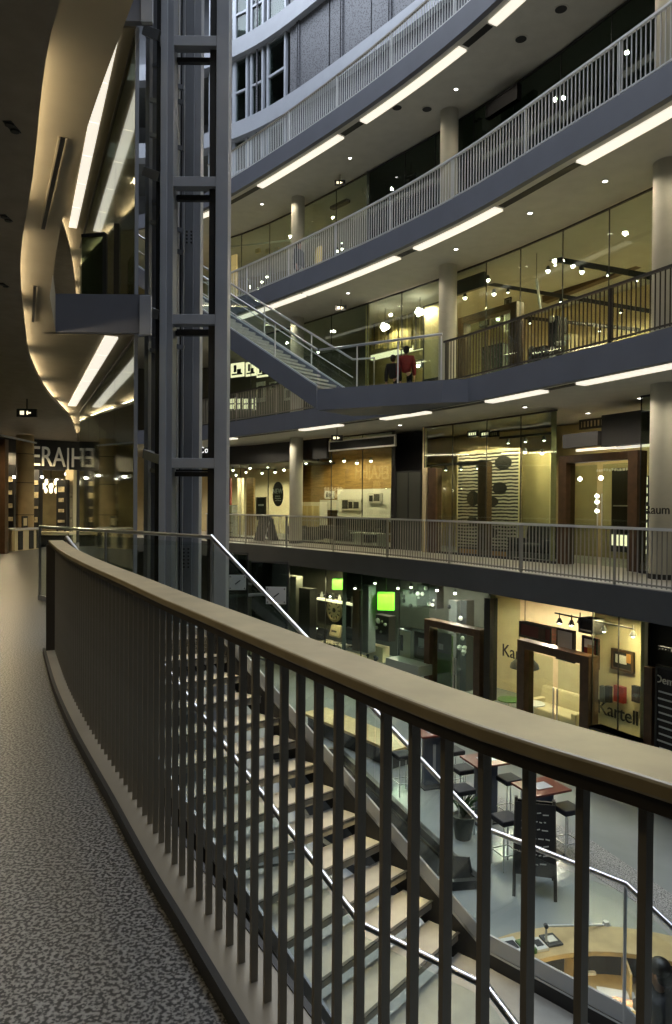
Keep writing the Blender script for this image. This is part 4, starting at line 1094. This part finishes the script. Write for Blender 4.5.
for (fx, fy, rx, ry) in ((-.45, .12, .1, .07), (.4, .3, .11, .055), (.15, .06, .11, .045), (.5, .75, .13, .06), (-.45, -.3, .08, .05), (.1, -.5, .12, .05)):
    m = MB(); q = p + tt * (fx * w / 2) + UP * (fy * h / 2) + n * .035; vs = []
    for s in (0, 1):
        for k in range(20): vs.append(q + tt * (rx * w * math.cos(2 * PI * k / 20)) + UP * (ry * h * math.sin(2 * PI * k / 20)) + n * (.012 * s))
    m.add(vs, [tuple(reversed(range(20))), tuple(range(20, 40))] + [(k, (k + 1) % 20, (k + 1) % 20 + 20, k + 20) for k in range(20)]); obj('oval_hole', m, BLACK, t)
panel('door_jamb', 'dark wooden post standing in front of the striped wall panel', 'post', 480, 462, 489, 565, 2.7, WOODD, None, .2)
panel('shop_counter', 'low orange lit counter below the striped wall panel', 'counter', 462, 548, 512, 556, 3.2, ORANGE, DARK, .4)
panel('wall_board', 'plain yellowish board right of the striped wall panel', 'panel', 521, 452, 552, 526, 4.2, OLIVE, CREAM, .06)
beam('light_track', 'long dark track with spots above the striped wall panel', 424, 466, 3.0, 486, 462, 2.9, .06, .07, DARK, 4)
beam('light_track', 'dark ceiling track in front of the yellowish board', 500, 438, 3.4, 554, 433, 2.9, .05, .06, DARK, 3)
beam('air_duct', 'pale bright duct above the striped wall panel', 453, 447, 4.4, 508, 449, 4.4, .16, .14, CREAM)
for i, x in enumerate((473, 486, 494)): panel('ceiling_light', '%s small lit grid light above the striped wall panel' % ['left', 'middle', 'right'][i], 'lamp', x - 5, 431, x + 5, 437, 4.0, [SOFT, SOFT, CREAM][i], DARK, .05, ((-.4, 0, .04, 1, DARK), (.0, 0, .04, 1, DARK), (.4, 0, .04, 1, DARK)), 'grid lights above the striped panel')
for i, (x, y) in enumerate(((525, 452), (542, 453), (554, 455))): lamp(x, y, 3.4, '%s spot in front of the yellowish board' % ['left', 'middle', 'right'][i], .05, 'spots at the yellowish board')
portal('brown wooden entrance frame on the level gallery at right', 567, 637.5, 456, 0, 2.75, .25, WOODD, 2.62)
t, p, tt, n, w, h = panel('hanging_sign', 'long dark hanging sign box above the entrance frame on the level gallery', 'sign', 564, 433, 599, 447, 2.2, DARK, None, .12)
panel('ceiling_box', 'large dark box under the ceiling behind the hanging sign', 'box', 613, 414, 652, 446, 3.4, DARK, None, .8)
for (x0, x1, y, lab) in ((576, 615, 449, 'bright light bar under the hanging sign'), (617, 652, 446.5, 'bright light bar under the large dark box')):
    panel('light_bar', lab, 'lamp', x0, y - 1.2, x1, y + 1.2, 3.2, STRIP, None, .06)
panel('ceiling_light', 'grid of pale light slats above the hanging sign', 'lamp', 580, 418, 615, 428, 3.6, CREAM, DARK, .05, tuple((-.8 + .2 * k, 0, .04, 1, DARK) for k in range(9)))
panel('banner', 'black shop banner with white letters inside the wooden entrance frame', 'sign', 612, 468, 630, 552, 4.2, BLACK, None, .05, ((0, .1, .8, .015, PAPER), (0, -.72, .9, .13, SOFT)))
p, tt, n = ob(612, 470, 4.1); 
m = MB(); strokes(m, p + n * .03, tt, UP, 1, 1.0, .2, rnd, .06); tag(obj('shop_lettering', m, PAPER), 'short white lettering above the black banner in the entrance frame', 'sign')
for i, (x, y) in enumerate(((580, 479), (597, 496), (597, 502), (597, 511), (601, 478), (627, 504))): lamp(x, y, 4.6, '%s lamp inside the wooden entrance frame' % ordinal(i), .06, 'lamps inside the entrance frame', False)
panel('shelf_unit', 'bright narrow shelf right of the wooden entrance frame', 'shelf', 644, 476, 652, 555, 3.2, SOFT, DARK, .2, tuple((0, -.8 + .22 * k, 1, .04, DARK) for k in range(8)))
p, tt, n = ob(657, 510, 1.6)
lettering('Raum', .25, p, tt, BLACK, None, 'window_lettering'); tag(bpy.data.objects['window_lettering'], 'dark word lettered on the glass by the right-hand column', 'sign')
panel('bench', 'white slatted bench behind the railing left of the dark blue sofa', 'bench', 521, 524, 556, 545, 4.0, CREAM, WHITE, .4)

# ---------------------------------------------------------------- one storey up
z = LV
portal('dark wooden entrance frame one storey up', 464.5, 517, 305, LV, 3.4, .24, WOODD, 2.7)
panel('hanging_sign', 'dark hanging sign box left of the entrance frame one storey up', 'sign', 456, 277, 485, 291, 3.0, DARK, None, .12)
beam('light_track', 'long dark track rising to the hanging sign one storey up', 484, 283, 4.2, 655, 312, 5.0, .08, .1, DARK, 3)
beam('light_track', 'upper dark ceiling track one storey up at right', 543, 257, 4.0, 652, 277, 4.6, .1, .14, DARK, 4)
beam('ceiling_duct', 'brown duct crossing the shop ceiling one storey up', 545, 300, 6.5, 660, 255, 6.5, .25, .2, WOODD)
beam('light_track', 'low dark track behind the railing one storey up', 500, 315, 6.5, 640, 330, 6.5, .08, .1, DARK, 2)
for i, (x, y, o) in enumerate(((548, 271, 3.6), (488, 280, 3.3), (494, 294, 3.4), (514, 263, 3.5), (573, 266, 3.9), (582, 272, 3.8), (465, 298, 3.4), (498, 319, 4))): lamp(x, y, o, '%s spot in the lit shop one storey up' % ordinal(i), .06, 'spots in the lit shop one storey up')
for i, (x, y) in enumerate(((385, 327), (420, 312))):
    p, tt, n = ob(x, y, 3.4); t = thing('pendant_lamp', '%s white clustered pendant lamp above the person in red' % ['left', 'right'][i], 'lamp', p, 'pendants above the person in red')
    m = MB()
    for k in range(7): m.blob(p + V((.1 * math.cos(k), .1 * math.sin(k), .07 * math.sin(k * 2.1))), .07, 0, 8)
    obj('globe_cluster', m, SPOT, t); m = MB(); m.tube([p, (p.x, p.y, 2 * LV - TH)], .01, 6); obj('cord', m, DARK, t)
panel('light_bar', 'long warm light bar behind the person in red one storey up', 'lamp', 370, 348, 438, 353, 5.4, SOFT, None, .1)
panel('glass_cabinet', 'grey cabinet in the wooden entrance frame one storey up', 'cabinet', 487, 346, 507, 375, 4.4, GREYW, DARK, .4)
panel('sign_stand', 'dark framed screen inside the entrance frame one storey up', 'screen', 480, 312, 489, 326, 5.5, DARK, BLACK, .05)
panel('picture', 'upper small dark picture inside the entrance frame one storey up', 'picture', 505, 298, 512, 308, 5.0, PAPER, BLACK, .04, ((0, 0, .5, .6, DARK),))
panel('picture', 'lower small dark picture inside the entrance frame one storey up', 'picture', 505, 311, 512, 331, 5.0, BLACK, PAPER, .04, ((0, .2, .5, .3, GREYW),))
p, tt, n = ob(539, 295, 3.2); t = thing('tube_lamp', 'slim white hanging tube lamp one storey up', 'lamp', p); a = ob(536.5, 279, 3.2)[0]; b = ob(540.5, 309, 3.2)[0]
m = MB(); m.tube([a, b], .035, 8); obj('tube', m, WHITE, t); m = MB(); m.tube([a, (a.x, a.y, 2 * LV - TH)], .008, 6); obj('cord', m, DARK, t)
for i, (x0, y0, x1, y1, lab) in enumerate(((553, 318, 562, 372, 'dark clothes rack post one storey up'), (532, 348, 549, 368, 'dark low display table with goods one storey up'), (566, 335, 573, 372, 'pale mannequin stand one storey up'))):
    t, p, tt, n, w, h = panel('display_stand', lab, 'display', x0, y0, x1, y1, 4.0, [DARK, BLACK, CREAM][i], None, .35)
    for k in range(6):
        m = MB(); m.blob(p + tt * (w * (rnd.random() - .5)) + UP * (h * (rnd.random() - .5)) + n * .2, .05 + .05 * rnd.random(), 0, 8)
        obj('goods', m, [PAPER, GREYW, WHITE][i], t)
panel('wall_board', 'cream wall board left in the shop one storey up', 'panel', 424, 304, 441, 380, 3.6, CREAM, BRONZED, .08)
for i, (x0, x1) in enumerate(((372, 384), (386, 398), (400, 412), (414, 424))): panel('curtain', '%s dark olive hanging curtain behind the person in red' % ordinal(i), 'curtain', x0, 312, x1, 349, 4.6, mat('curtain', (.16, .14, .07), .9, var=.4, scale=5), None, .06, ((-.5, 0, .12, 1, DARK), (.3, 0, .12, 1, OLIVE)), 'curtains behind the person in red')
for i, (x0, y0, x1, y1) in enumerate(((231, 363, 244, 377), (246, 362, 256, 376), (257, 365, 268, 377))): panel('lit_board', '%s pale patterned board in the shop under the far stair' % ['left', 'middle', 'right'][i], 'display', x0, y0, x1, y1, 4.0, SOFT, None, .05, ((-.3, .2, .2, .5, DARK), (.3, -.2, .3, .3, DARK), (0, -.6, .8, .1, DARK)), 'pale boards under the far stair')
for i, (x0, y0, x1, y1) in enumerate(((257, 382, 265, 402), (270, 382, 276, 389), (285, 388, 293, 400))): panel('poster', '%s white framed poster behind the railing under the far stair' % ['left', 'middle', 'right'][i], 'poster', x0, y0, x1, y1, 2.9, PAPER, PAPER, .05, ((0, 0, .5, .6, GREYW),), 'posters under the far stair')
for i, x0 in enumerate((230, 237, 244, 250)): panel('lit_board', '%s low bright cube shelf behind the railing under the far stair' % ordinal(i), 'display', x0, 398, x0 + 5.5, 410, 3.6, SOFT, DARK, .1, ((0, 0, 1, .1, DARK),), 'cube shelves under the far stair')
for i, (x, y) in enumerate(((247, 329), (259, 321), (240, 328), (303, 329), (292, 337), (318, 352))): lamp(x, y, 3.2, '%s small spot in the dim shop behind the far stair' % ordinal(i), .05, 'spots behind the far stair')
for i, (x, y) in enumerate(((425, 362), (430, 366), (418, 366), (433, 372), (428, 378), (436, 350))): lamp(x, y, 4.4, '%s small glowing lamp right of the person in red' % ordinal(i), .06, 'small lamps beside the person in red', False)
panel('wall_board', 'pale counter screen right of the person in red', 'panel', 415, 360, 423, 368, 4.5, PAPER, DARK, .05)

# ---------------------------------------------------------------- two storeys up
for i, (x, y) in enumerate(((244, 229), (249, 229), (265, 223), (270, 222), (263, 238), (268, 236), (309, 206), (312, 205), (337, 251), (342, 249))): lamp(x, y, 2.9 + (i // 2) * .35, '%s spot from the left in the lit shop two storeys up' % ordinal(i), .06, 'spots two storeys up')
beam('light_track', 'white lit track line across the shop two storeys up', 226, 247.5, 3.2, 320, 237, 2.9, .06, .06, WHITE)
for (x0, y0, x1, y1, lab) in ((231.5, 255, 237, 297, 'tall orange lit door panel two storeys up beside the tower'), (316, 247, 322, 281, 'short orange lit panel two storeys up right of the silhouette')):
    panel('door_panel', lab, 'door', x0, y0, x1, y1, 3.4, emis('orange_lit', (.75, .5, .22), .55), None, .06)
for i, (x, y) in enumerate(((247, 279), (262, 282), (267, 277), (250, 287), (258, 289))): lamp(x, y, 3.6, '%s low glowing lamp behind the railing two storeys up' % ordinal(i), .05, 'low lamps two storeys up', False)
for i, (x, y) in enumerate(((258, 249), (268, 249), (277, 248), (285, 248))): panel('pennant', '%s small white shade hanging from the track two storeys up' % ordinal(i), 'lamp', x - 2, y, x + 2, y + 4, 3.3, CREAM, None, .08, (), 'small shades two storeys up')
panel('ceiling_box', 'brown sign box under the ceiling two storeys up at the glass corner', 'box', 332, 200, 348, 206, 3.4, WOODD, None, .2)
panel('hanging_sign', 'dark hanging sign box two storeys up behind the silvery railing', 'sign', 487.5, 94, 519, 110, 2.2, MATTE, MATTE, .14)
for i, (x, y) in enumerate(((476, 113), (578, 43), (411, 176))):
    p, tt, n = ob(x, y, 3.0); t = thing('spot_lamp', '%s black unlit track spot behind the dark glass two storeys up' % ['middle', 'right-hand', 'left-hand'][i], 'lamp', p, 'unlit spots two storeys up')
    m = MB(); m.bar(p - tt * .22, p + tt * .22, .06, .05); m.tube([p, p + UP * .45], .012, 6); obj('bracket', m, BLACK, t)
    m = MB(); m.lathe(p - UP * .04, [(.05, 0), (.07, -.2), (.05, -.2)], 12); m.lathe(p + tt * .15 - UP * .04, [(.05, 0), (.07, -.2), (.05, -.2)], 12); obj('lamp_head', m, BLACK, t)

# ---------------------------------------------------------------- lower level shops
zb = -LV
portal('dark wooden entrance frame with green poster on the lower level', 431, 481, 620, zb, 1.35, .22, WOODD, 2.6)
portal('dark wooden entrance frame of the lamp shop on the lower level', 525.5, 589.5, 643, zb, 1.35, .24, WOODD, 2.6)
panel('shop_sign', 'red-brown sign box on top of the lamp shop entrance frame', 'sign', 521, 624, 554, 640, 1.1, REDT, BRONZED, .12, ((.4, 0, .2, .7, WOODD),))
panel('door_jamb', 'dark wooden post left of the black poster at the right edge', 'post', 646, 667, 654, 770, 1.3, WOODD, None, .14)
t, p, tt, n, w, h = panel('poster', 'large black poster with white print at the right edge of the photo', 'poster', 656, 668, 690, 770, 1.0, NAVY, BLACK, .06)
lettering('Dem', .2, p - tt * (w * .22) + n * .04 + UP * h * .36, tt, PAPER, t, 'letters')
m = MB()
for k in range(9): m.box(p - tt * (w * .18) + n * .036 + UP * (h * (.24 - .07 * k)), (w * (.3 + .25 * rnd.random()), .006, .03), tt)
obj('small_print', m, PALE, t)
panel('light_row', 'small row of white lights in the dark shop above the black poster', 'lamp', 659, 647, 672, 651, 1.5, SOFT, DARK, .06, ((-.5, 0, .12, 1, DARK), (0, 0, .12, 1, DARK), (.5, 0, .12, 1, DARK)))
t, p, tt, n, w, h = panel('wall_panel', 'cream display wall of the lamp shop with large black shop name', 'panel', 594, 612, 648, 760, 2.7, CREAM, None, .08)
pk, tk, nk = ob(617.5, 713, 2.62); lettering('Kartell', .44, pk, tk, BLACK, t, 'letters', .95)
pk, tk, nk = ob(513, 653, 1.24); lettering('Kart', .42, pk, tk, BLACK, None, 'window_lettering'); tag(bpy.data.objects['window_lettering.001'], 'smaller black shop name lettered left of the lamp shop entrance frame', 'sign')
panel('poster', 'dark picture with a chair on the cream display wall', 'poster', 612, 650, 634, 671, 2.6, DARK, WOODD, .05, ((-.1, .1, .5, .4, PAPER), (.7, .4, .3, .5, ORANGE)))
for i, (x0, x1, mt) in enumerate(((601, 606, GREYW), (606.5, 611, DARK), (615, 625, REDP), (633, 640, NAVY))): panel('fabric_sample', '%s hanging sample from the left above the large shop name' % ordinal(i), 'sample', x0, 686, x1, 702, 2.45, mt, None, .1, (), 'samples above the shop name')
panel('low_display', 'low table with coloured sheets below the large shop name', 'table', 594, 733, 642, 742, 1.2, DARK, BLACK, .3, ((-.6, .3, .3, .3, mat('yellow_sheet', (.5, .45, .05), .6)), (-.1, 0, .3, .3, REDP), (.4, -.3, .4, .3, ORANGE)))
panel('poster', 'black hanging poster with pale picture inside the lamp shop', 'poster', 557, 629, 575, 661, 1.9, BLACK, DARK, .05, ((0, .35, .9, .5, PALE), (0, -.55, .7, .08, PAPER), (0, -.75, .5, .06, PAPER)))
panel('poster', 'dark red poster beside the right post of the lamp shop entrance', 'poster', 583, 637, 599, 668, 1.7, REDP, BLACK, .05, ((-.1, .6, .6, .3, PAPER), (.1, .2, .4, .3, ORANGE)))
panel('loudspeaker', 'black speaker box hanging above the dark red poster', 'speaker', 584, 618, 599, 633, 1.6, BLACK, DARK, .3, ((0, -.7, .8, .2, PAPER),))
beam('light_track', 'black track with clamp spots at the top of the lamp shop', 555, 613, 1.5, 634, 629, 1.5, .03, .03, BLACK)
for i, (x, y) in enumerate(((559.5, 620), (571.5, 622), (580, 620), (604, 628), (633, 633))):
    p, tt, n = ob(x, y, 1.5); t = thing('spot_lamp', '%s black clamp spot from the left on the lamp shop track' % ordinal(i), 'lamp', p, 'clamp spots of the lamp shop')
    m = MB(); m.tube([p + UP * .16, p], .012, 6); m.lathe(p, [(.03, .04), (.075, -.06), (.06, -.06)], 12); obj('housing', m, BLACK, t); m = MB(); m.blob(p - UP * .06, .04, 0, 8); obj('bulb', m, SPOTC, t)
for i, (x, y, r, lab) in enumerate(((524.5, 663, .36, 'large black dome pendant lamp beside the lamp shop entrance'), )):
    p, tt, n = ob(x, y, 2.2); t = thing('pendant_lamp', lab, 'lamp', p)
    m = MB(); m.lathe(p, [(r, -.12), (r * .93, -.02), (r * .6, .1), (r * .12, .17), (.03, .22), (.0, .22)], 26); obj('shade', m, BLACK, t)
    m = MB(); m.tube([p + UP * .2, (p.x, p.y, -TH)], .01, 6); obj('cord', m, DARK, t)
for i, (x, y) in enumerate(((509, 699), (533, 703))):
    p = ob(x, y, 2.6)[0]; c = V((p.x, p.y, zb)); hh = p.z - zb
    t = thing('side_table', 'small round table in the lamp shop window, %s of the entrance post' % ['left', 'right'][i], 'table', c)
    m = MB(); m.lathe(c, [(.3, hh - .03), (.3, hh)], 24); obj('top', m, GREENP if i == 0 else WHITE, t); m = MB(); m.lathe(c, [(.2, 0), (.03, .03), (.03, hh - .03)], 14); obj('stem', m, SATIN, t)
sofa(562, 3.6, 1.7, .8, .4, .75, CREAM, 'pale low sofa inside the lamp shop seen through its door', 1, 'sofa', -LV)
panel('green_poster', 'green and pale poster panel behind the door of the green lantern shop', 'poster', 436.5, 634, 452, 692, 1.6, GREENP, None, .06, ((0, .7, 1, .35, GREYW), (-.3, .55, .3, .1, PALE)))
panel('white_frame', 'white stand with black screen in the shop with the green lantern', 'display', 402, 629, 416, 660, 1.6, WHITE, PALE, .3, ((-.5, .1, .2, .5, BLACK),))
panel('screen', 'black framed portrait picture leaning at the white stand', 'picture', 414, 630, 428, 661, 1.45, BLACK, PALE, .08, ((.2, .2, .4, .3, PALE), (.1, -.3, .5, .3, GREYW)))
panel('display_table', 'glass-topped pale table before the white stand', 'table', 392, 661, 425, 671, 1.0, mat('pale_table', (.3, .34, .31), .3), None, .5)
for i, (x, y, s_, lab) in enumerate(((386, 601, .52, 'bright green square lantern hanging in the lower shop'), (338, 584, .36, 'smaller dim green lantern hanging left in the lower shop'))):
    p, tt, n = ob(x, y, 1.9); t = thing('lantern', lab, 'lamp', p); ax = (tt + n * .9).normalized()
    m = MB(); m.box(p, (s_, s_, s_ * .95), ax); obj('shade', m, GREENL if i == 0 else emis('dim_green', (.06, .4, .02), .5), t)
    m = MB()
    for a_ in (-1, 1):
        for b_ in (-1, 1):
            q = p + ax * (s_ / 2 * a_) + V((-ax.y, ax.x, 0)) * (s_ / 2 * b_); m.bar(q - UP * s_ * .48, q + UP * s_ * .48, .015, .015)
    m.tube([p + UP * s_ * .47, (p.x, p.y, -TH)], .008, 6); obj('frame', m, GREENP, t)
p, tt, n = ob(335, 610, 2.2); t = thing('wall_clock', 'large round ornate clock in the lower shop left of the green lantern', 'clock', p)
m = MB(); m.lathe(p, [(.4, 0), (.42, .03), (.4, .06), (.34, .06), (.33, .03)], 32, 0, n); obj('rim', m, mat('brass_rim', (.36, .3, .18), .4, .3, var=.3), t)
m = MB(); m.lathe(p, [(.33, .02), (.33, .035)], 28, 0, n); obj('face', m, CREAM, t)
m = MB()
for k in range(12):
    w = 2 * PI * k / 12; m.bar(p + n * .045 + tt * (.22 * math.cos(w)) + UP * (.22 * math.sin(w)), p + n * .045 + tt * (.31 * math.cos(w)) + UP * (.31 * math.sin(w)), .03, .03)
m.lathe(p + n * .04, [(.08, 0), (.08, .01)], 14, 0, n); obj('numerals', m, BRONZED, t)
panel('clock_board', 'black square board carrying the round clock', 'panel', 318, 596, 352, 626, 2.35, BLACK, DARK, .06)
p, tt, n = ob(338, 652, 1.9); c = V((p.x, p.y, p.z - .45))
t = thing('sofa', 'cream daybed with patterned throws below the round clock', 'sofa', (c.x, c.y, zb))
m = MB(); m.box(c + UP * .3, (2.1, .8, .32), tt); obj('mattress', m, CREAM, t, .06)
m = MB(); m.box(V((c.x, c.y, (zb + c.z + .14) / 2)), (2.0, .7, c.z + .14 - zb), tt); obj('base', m, DARK, t)
for i, (x, y, mt, lab) in enumerate(((336, 631, CREAM, 'cream printed cushion on the daybed'), (351, 634, DARK, 'dark cushion at the right end of the daybed'), (322, 634, NAVY, 'dark round cushion at the left end of the daybed'))):
    p, tt, n = ob(x, y, 1.95); t = thing('cushion', lab, 'cushion', p); m = MB(); m.box(p, (.5, .16, .42), tt, 0, UP + n * -.3); b = obj('cover', m, mt, t, .06)
    m = MB(); m.box(p + n * .09, (.26, .01, .06), tt, 0, UP + n * -.3); obj('print', m, BRONZED, b)
p, tt, n = ob(335, 644, 1.7); m = MB(); m.box(p, (1.3, .5, .06), tt); m.blob(p + tt * .2, (.3, .2, .07), 0, 10); tag(obj('throw_blanket', m, ramp_mat('patterned_throw', 'ShaderNodeTexNoise', 9, [(.42, (.03, .025, .02)), (.55, (.5, .46, .36))], rough=.9)), 'patterned dark and cream throw lying across the daybed', 'blanket')
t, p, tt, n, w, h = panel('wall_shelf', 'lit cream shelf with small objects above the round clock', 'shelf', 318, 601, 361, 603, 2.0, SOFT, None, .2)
for i in range(7):
    q = p + tt * (-w / 2 + w * (i + .5) / 7) + UP * .04
    m = MB(); m.lathe(q, [(.05, 0), (.06, .08), (.03, .15), (.04, .2)], 10); tag(obj('vase', m, [WHITE, BLACK, BRONZE][i % 3]), '%s small vase from the left on the lit shelf over the clock' % ordinal(i), 'vase', 'vases over the clock')
for i, (x0, y0, x1, y1, mt, lab) in enumerate(((302, 588, 313, 652, BLACK, 'tall black cupboard with glass left of the clock'), (356, 590, 362, 650, WOODD, 'reddish wooden post right of the clock'), (366, 585, 372, 652, GREYW, 'pale post with small lamps left of the green lantern'), (280, 575, 299, 640, GREYW, 'plain grey pillar panel behind the notice plates'))): panel('pillar', lab, 'pillar', x0, y0, x1, y1, 1.6, mt, None, .3)
for i, (x0, y0, x1, y1, mt, lab) in enumerate(((378, 615, 392, 640, BLACK, 'dark dressed display figure block under the green lantern'), (405, 590, 420, 606, GREYW, 'pale hanging display behind the green lantern'), (420, 585, 440, 607, DARK, 'dark hanging display with bright bits right of the green lantern'), (369, 645, 386, 660, CREAM, 'cream display plinth below the green lantern'), (452, 600, 460, 690, GREYW, 'grey upright display strip inside the lower left entrance frame'), (464, 600, 470, 690, DARK, 'dark upright display strip inside the lower left entrance frame'))):
    t, p, tt, n, w, h = panel('display_stand', lab, 'display', x0, y0, x1, y1, 2.6, mt, None, .3)
    for k in range(7):
        m = MB(); m.blob(p + tt * (w * .9 * (rnd.random() - .5)) + UP * (h * .9 * (rnd.random() - .5)) + n * .18, .035 + .05 * rnd.random(), 0, 8)
        obj('goods', m, PAPER if mt in (BLACK, DARK) else DARK, t)
panel('door_jamb', 'black post between the green shop and the lamp shop', 'post', 487.5, 598, 493.5, 700, 1.3, BLACK, None, .25)
for i, (x, y) in enumerate(((341, 582), (355, 588), (375, 583), (398, 588), (411, 587), (437, 590), (455, 593), (330, 596), (312, 618), (318, 628), (371, 606), (370, 615))): lamp(x, y, 2.0 + .2 * (i % 3), '%s small spot in the shop around the green lantern' % ordinal(i), .045, 'spots around the green lantern')

# ================================================================== LIGHTS
def area(pos, sx, sy, e, col, name='lamp_light', target=None, spread=None):
    l = bpy.data.lights.new(name, 'AREA'); l.shape = 'RECTANGLE'; l.size = sx; l.size_y = sy; l.energy = e; l.color = col
    if spread: l.spread = spread
    o = bpy.data.objects.new(name, l); C.objects.link(o); o.location = pos
    if target is not None: o.rotation_euler = (V(target) - V(pos)).to_track_quat('-Z', 'Y').to_euler()
    return o
def lampat(pos, e, col, r=.06):
    l = bpy.data.lights.new('lamp_light', 'SPOT'); l.spot_size = math.radians(165); l.spot_blend = .35; l.energy = e; l.color = col; l.shadow_soft_size = r
    o = bpy.data.objects.new('lamp_light', l); C.objects.link(o); o.location = pos
    return o
WARM = (1, .8, .46); WARMW = (1, .88, .66)
def shoplight(px, off, L, e, col=WARM, zz=None):
    p = fo(px, off)[0]; z = L * LV + LV - TH - .35 if zz is None else zz
    return lampat((p.x, p.y, z), e, col)
K = 2.1
for (px, off, L, e, col, zz) in (
    (235, 4.5, 0, 120, WARMW, 2.9), (262, 5.5, 0, 120, WARMW, 2.9), (285, 4.5, 0, 100, WARMW, 2.9), (320, 3.8, 0, 70, WARM, None), (345, 4.0, 0, 70, WARM, None), (372, 3.9, 0, 70, WARM, None),
    (460, 3.4, 0, 50, WARM, None), (500, 3.5, 0, 60, WARM, None), (536, 3.5, 0, 70, WARM, None), (585, 4, 0, 40, WARM, None), (625, 3.8, 0, 30, WARM, None),
    (245, 4.2, 1, 25, WARM, None), (300, 4.0, 1, 20, WARM, None), (390, 4.2, 1, 70, WARM, None), (425, 3.4, 1, 50, WARM, None), (470, 4.5, 1, 120, WARM, None), (520, 4.5, 1, 140, WARM, None), (570, 5, 1, 140, WARM, None), (620, 5, 1, 140, WARM, None), (670, 5, 1, 100, WARM, None),
    (240, 4.4, 2, 80, WARM, None), (275, 4.4, 2, 80, WARM, None), (325, 4.4, 2, 70, WARM, None),
    (330, 3.6, -1, 110, WARM, None), (400, 3.8, -1, 100, WARMW, None), (460, 3.8, -1, 90, WARMW, None), (300, 1.5, -1, 80, WARM, None), (340, 1.45, -1, 130, WARM, None), (395, 1.45, -1, 110, (.9, 1, .8), None), (450, 1.6, -1, 70, (.9, 1, .8), None), (508, 2.8, -1, 110, WARMW, None), (555, 3, -1, 130, WARMW, None), (600, 1.5, -1, 45, WARM, None), (622, 1.5, -1, 45, WARM, None), (640, 1.5, -1, 45, WARM, None)):
    shoplight(px, off, L, e * K, col, zz)
for L in (0, 1, 2):      # gallery downlights
    for px in (235, 275, 330, 400, 478, 540, 605, 700):
        p = fo(px, 1.2)[0]; lampat((p.x, p.y, L * LV + LV - TH - .12), 60, WARMW, .05)
for px in (300, 400, 500, 600): p = fo(px, -.6)[0]; lampat((p.x, p.y, -TH - .1), 30, WARMW, .05) if False else None
# left shops, lobby and near gallery downlights
for pos, e in (((-10.5, 23, 3.2), 260), ((-8.8, 25.5, 3.2), 200), ((-8.2, 17, 3.3), 160), ((-6.5, 12, 3.3), 110), ((-4.6, 7.5, 3.4), 45), ((-3.6, 4.2, 3.4), 45), ((-2.6, 1.4, 3.4), 45)):
    lampat(pos, e, WARM, .05)
lampat((-4.6, 12.5, 7.3), 30, WARM, .05)
# warm spots added under the right handrail to yellow the tread ends
for k in range(6):
    q = R0.lerp(R1, (k + .4) / 6); s_ = lampat(q + V((-.03, -.03, .98)), 22, (1, .78, .36), .012)
    s_.data.spot_size = math.radians(72); s_.rotation_euler = (V((-.2, -.3, -1))).to_track_quat('-Z', 'Y').to_euler()
# lamp over the reception desk
lampat((2.3, 6.1, -2.9), 60, WARM, .06)
# skylight over the well
w = bpy.data.worlds.new('sky'); S.world = w; w.use_nodes = True
bg = w.node_tree.nodes['Background']; bg.inputs['Color'].default_value = (.8, .88, 1.0, 1); bg.inputs['Strength'].default_value = 6
l = bpy.data.lights.new('sky_portal', 'AREA'); l.shape = 'RECTANGLE'; l.size = 24; l.size_y = 34; l.cycles.is_portal = True
o = bpy.data.objects.new('sky_portal', l); C.objects.link(o); o.location = (0, 13, 27.4)

# ================================================================== CAMERA
cam = bpy.data.cameras.new('camera'); co = bpy.data.objects.new('camera', cam); C.objects.link(co)
cam.sensor_fit = 'VERTICAL'; cam.sensor_height = 36; cam.sensor_width = 36 * 672 / 1024; cam.lens = 36 * FPX / 1024
cam.clip_start = .05; cam.clip_end = 200
co.matrix_world = Matrix.Translation(CAM) @ M3.to_4x4()
S.camera = co
vs = S.view_settings
vs.view_transform = 'Standard'; vs.look = 'None'; vs.exposure = 0.25; vs.gamma = 1.0; vs.use_curve_mapping = False
cy = S.cycles
cy.use_denoising = True; cy.max_bounces = 8; cy.transparent_max_bounces = 40; cy.diffuse_bounces = 4; cy.glossy_bounces = 4
cy.caustics_reflective = False; cy.caustics_refractive = False; cy.sample_clamp_indirect = 4
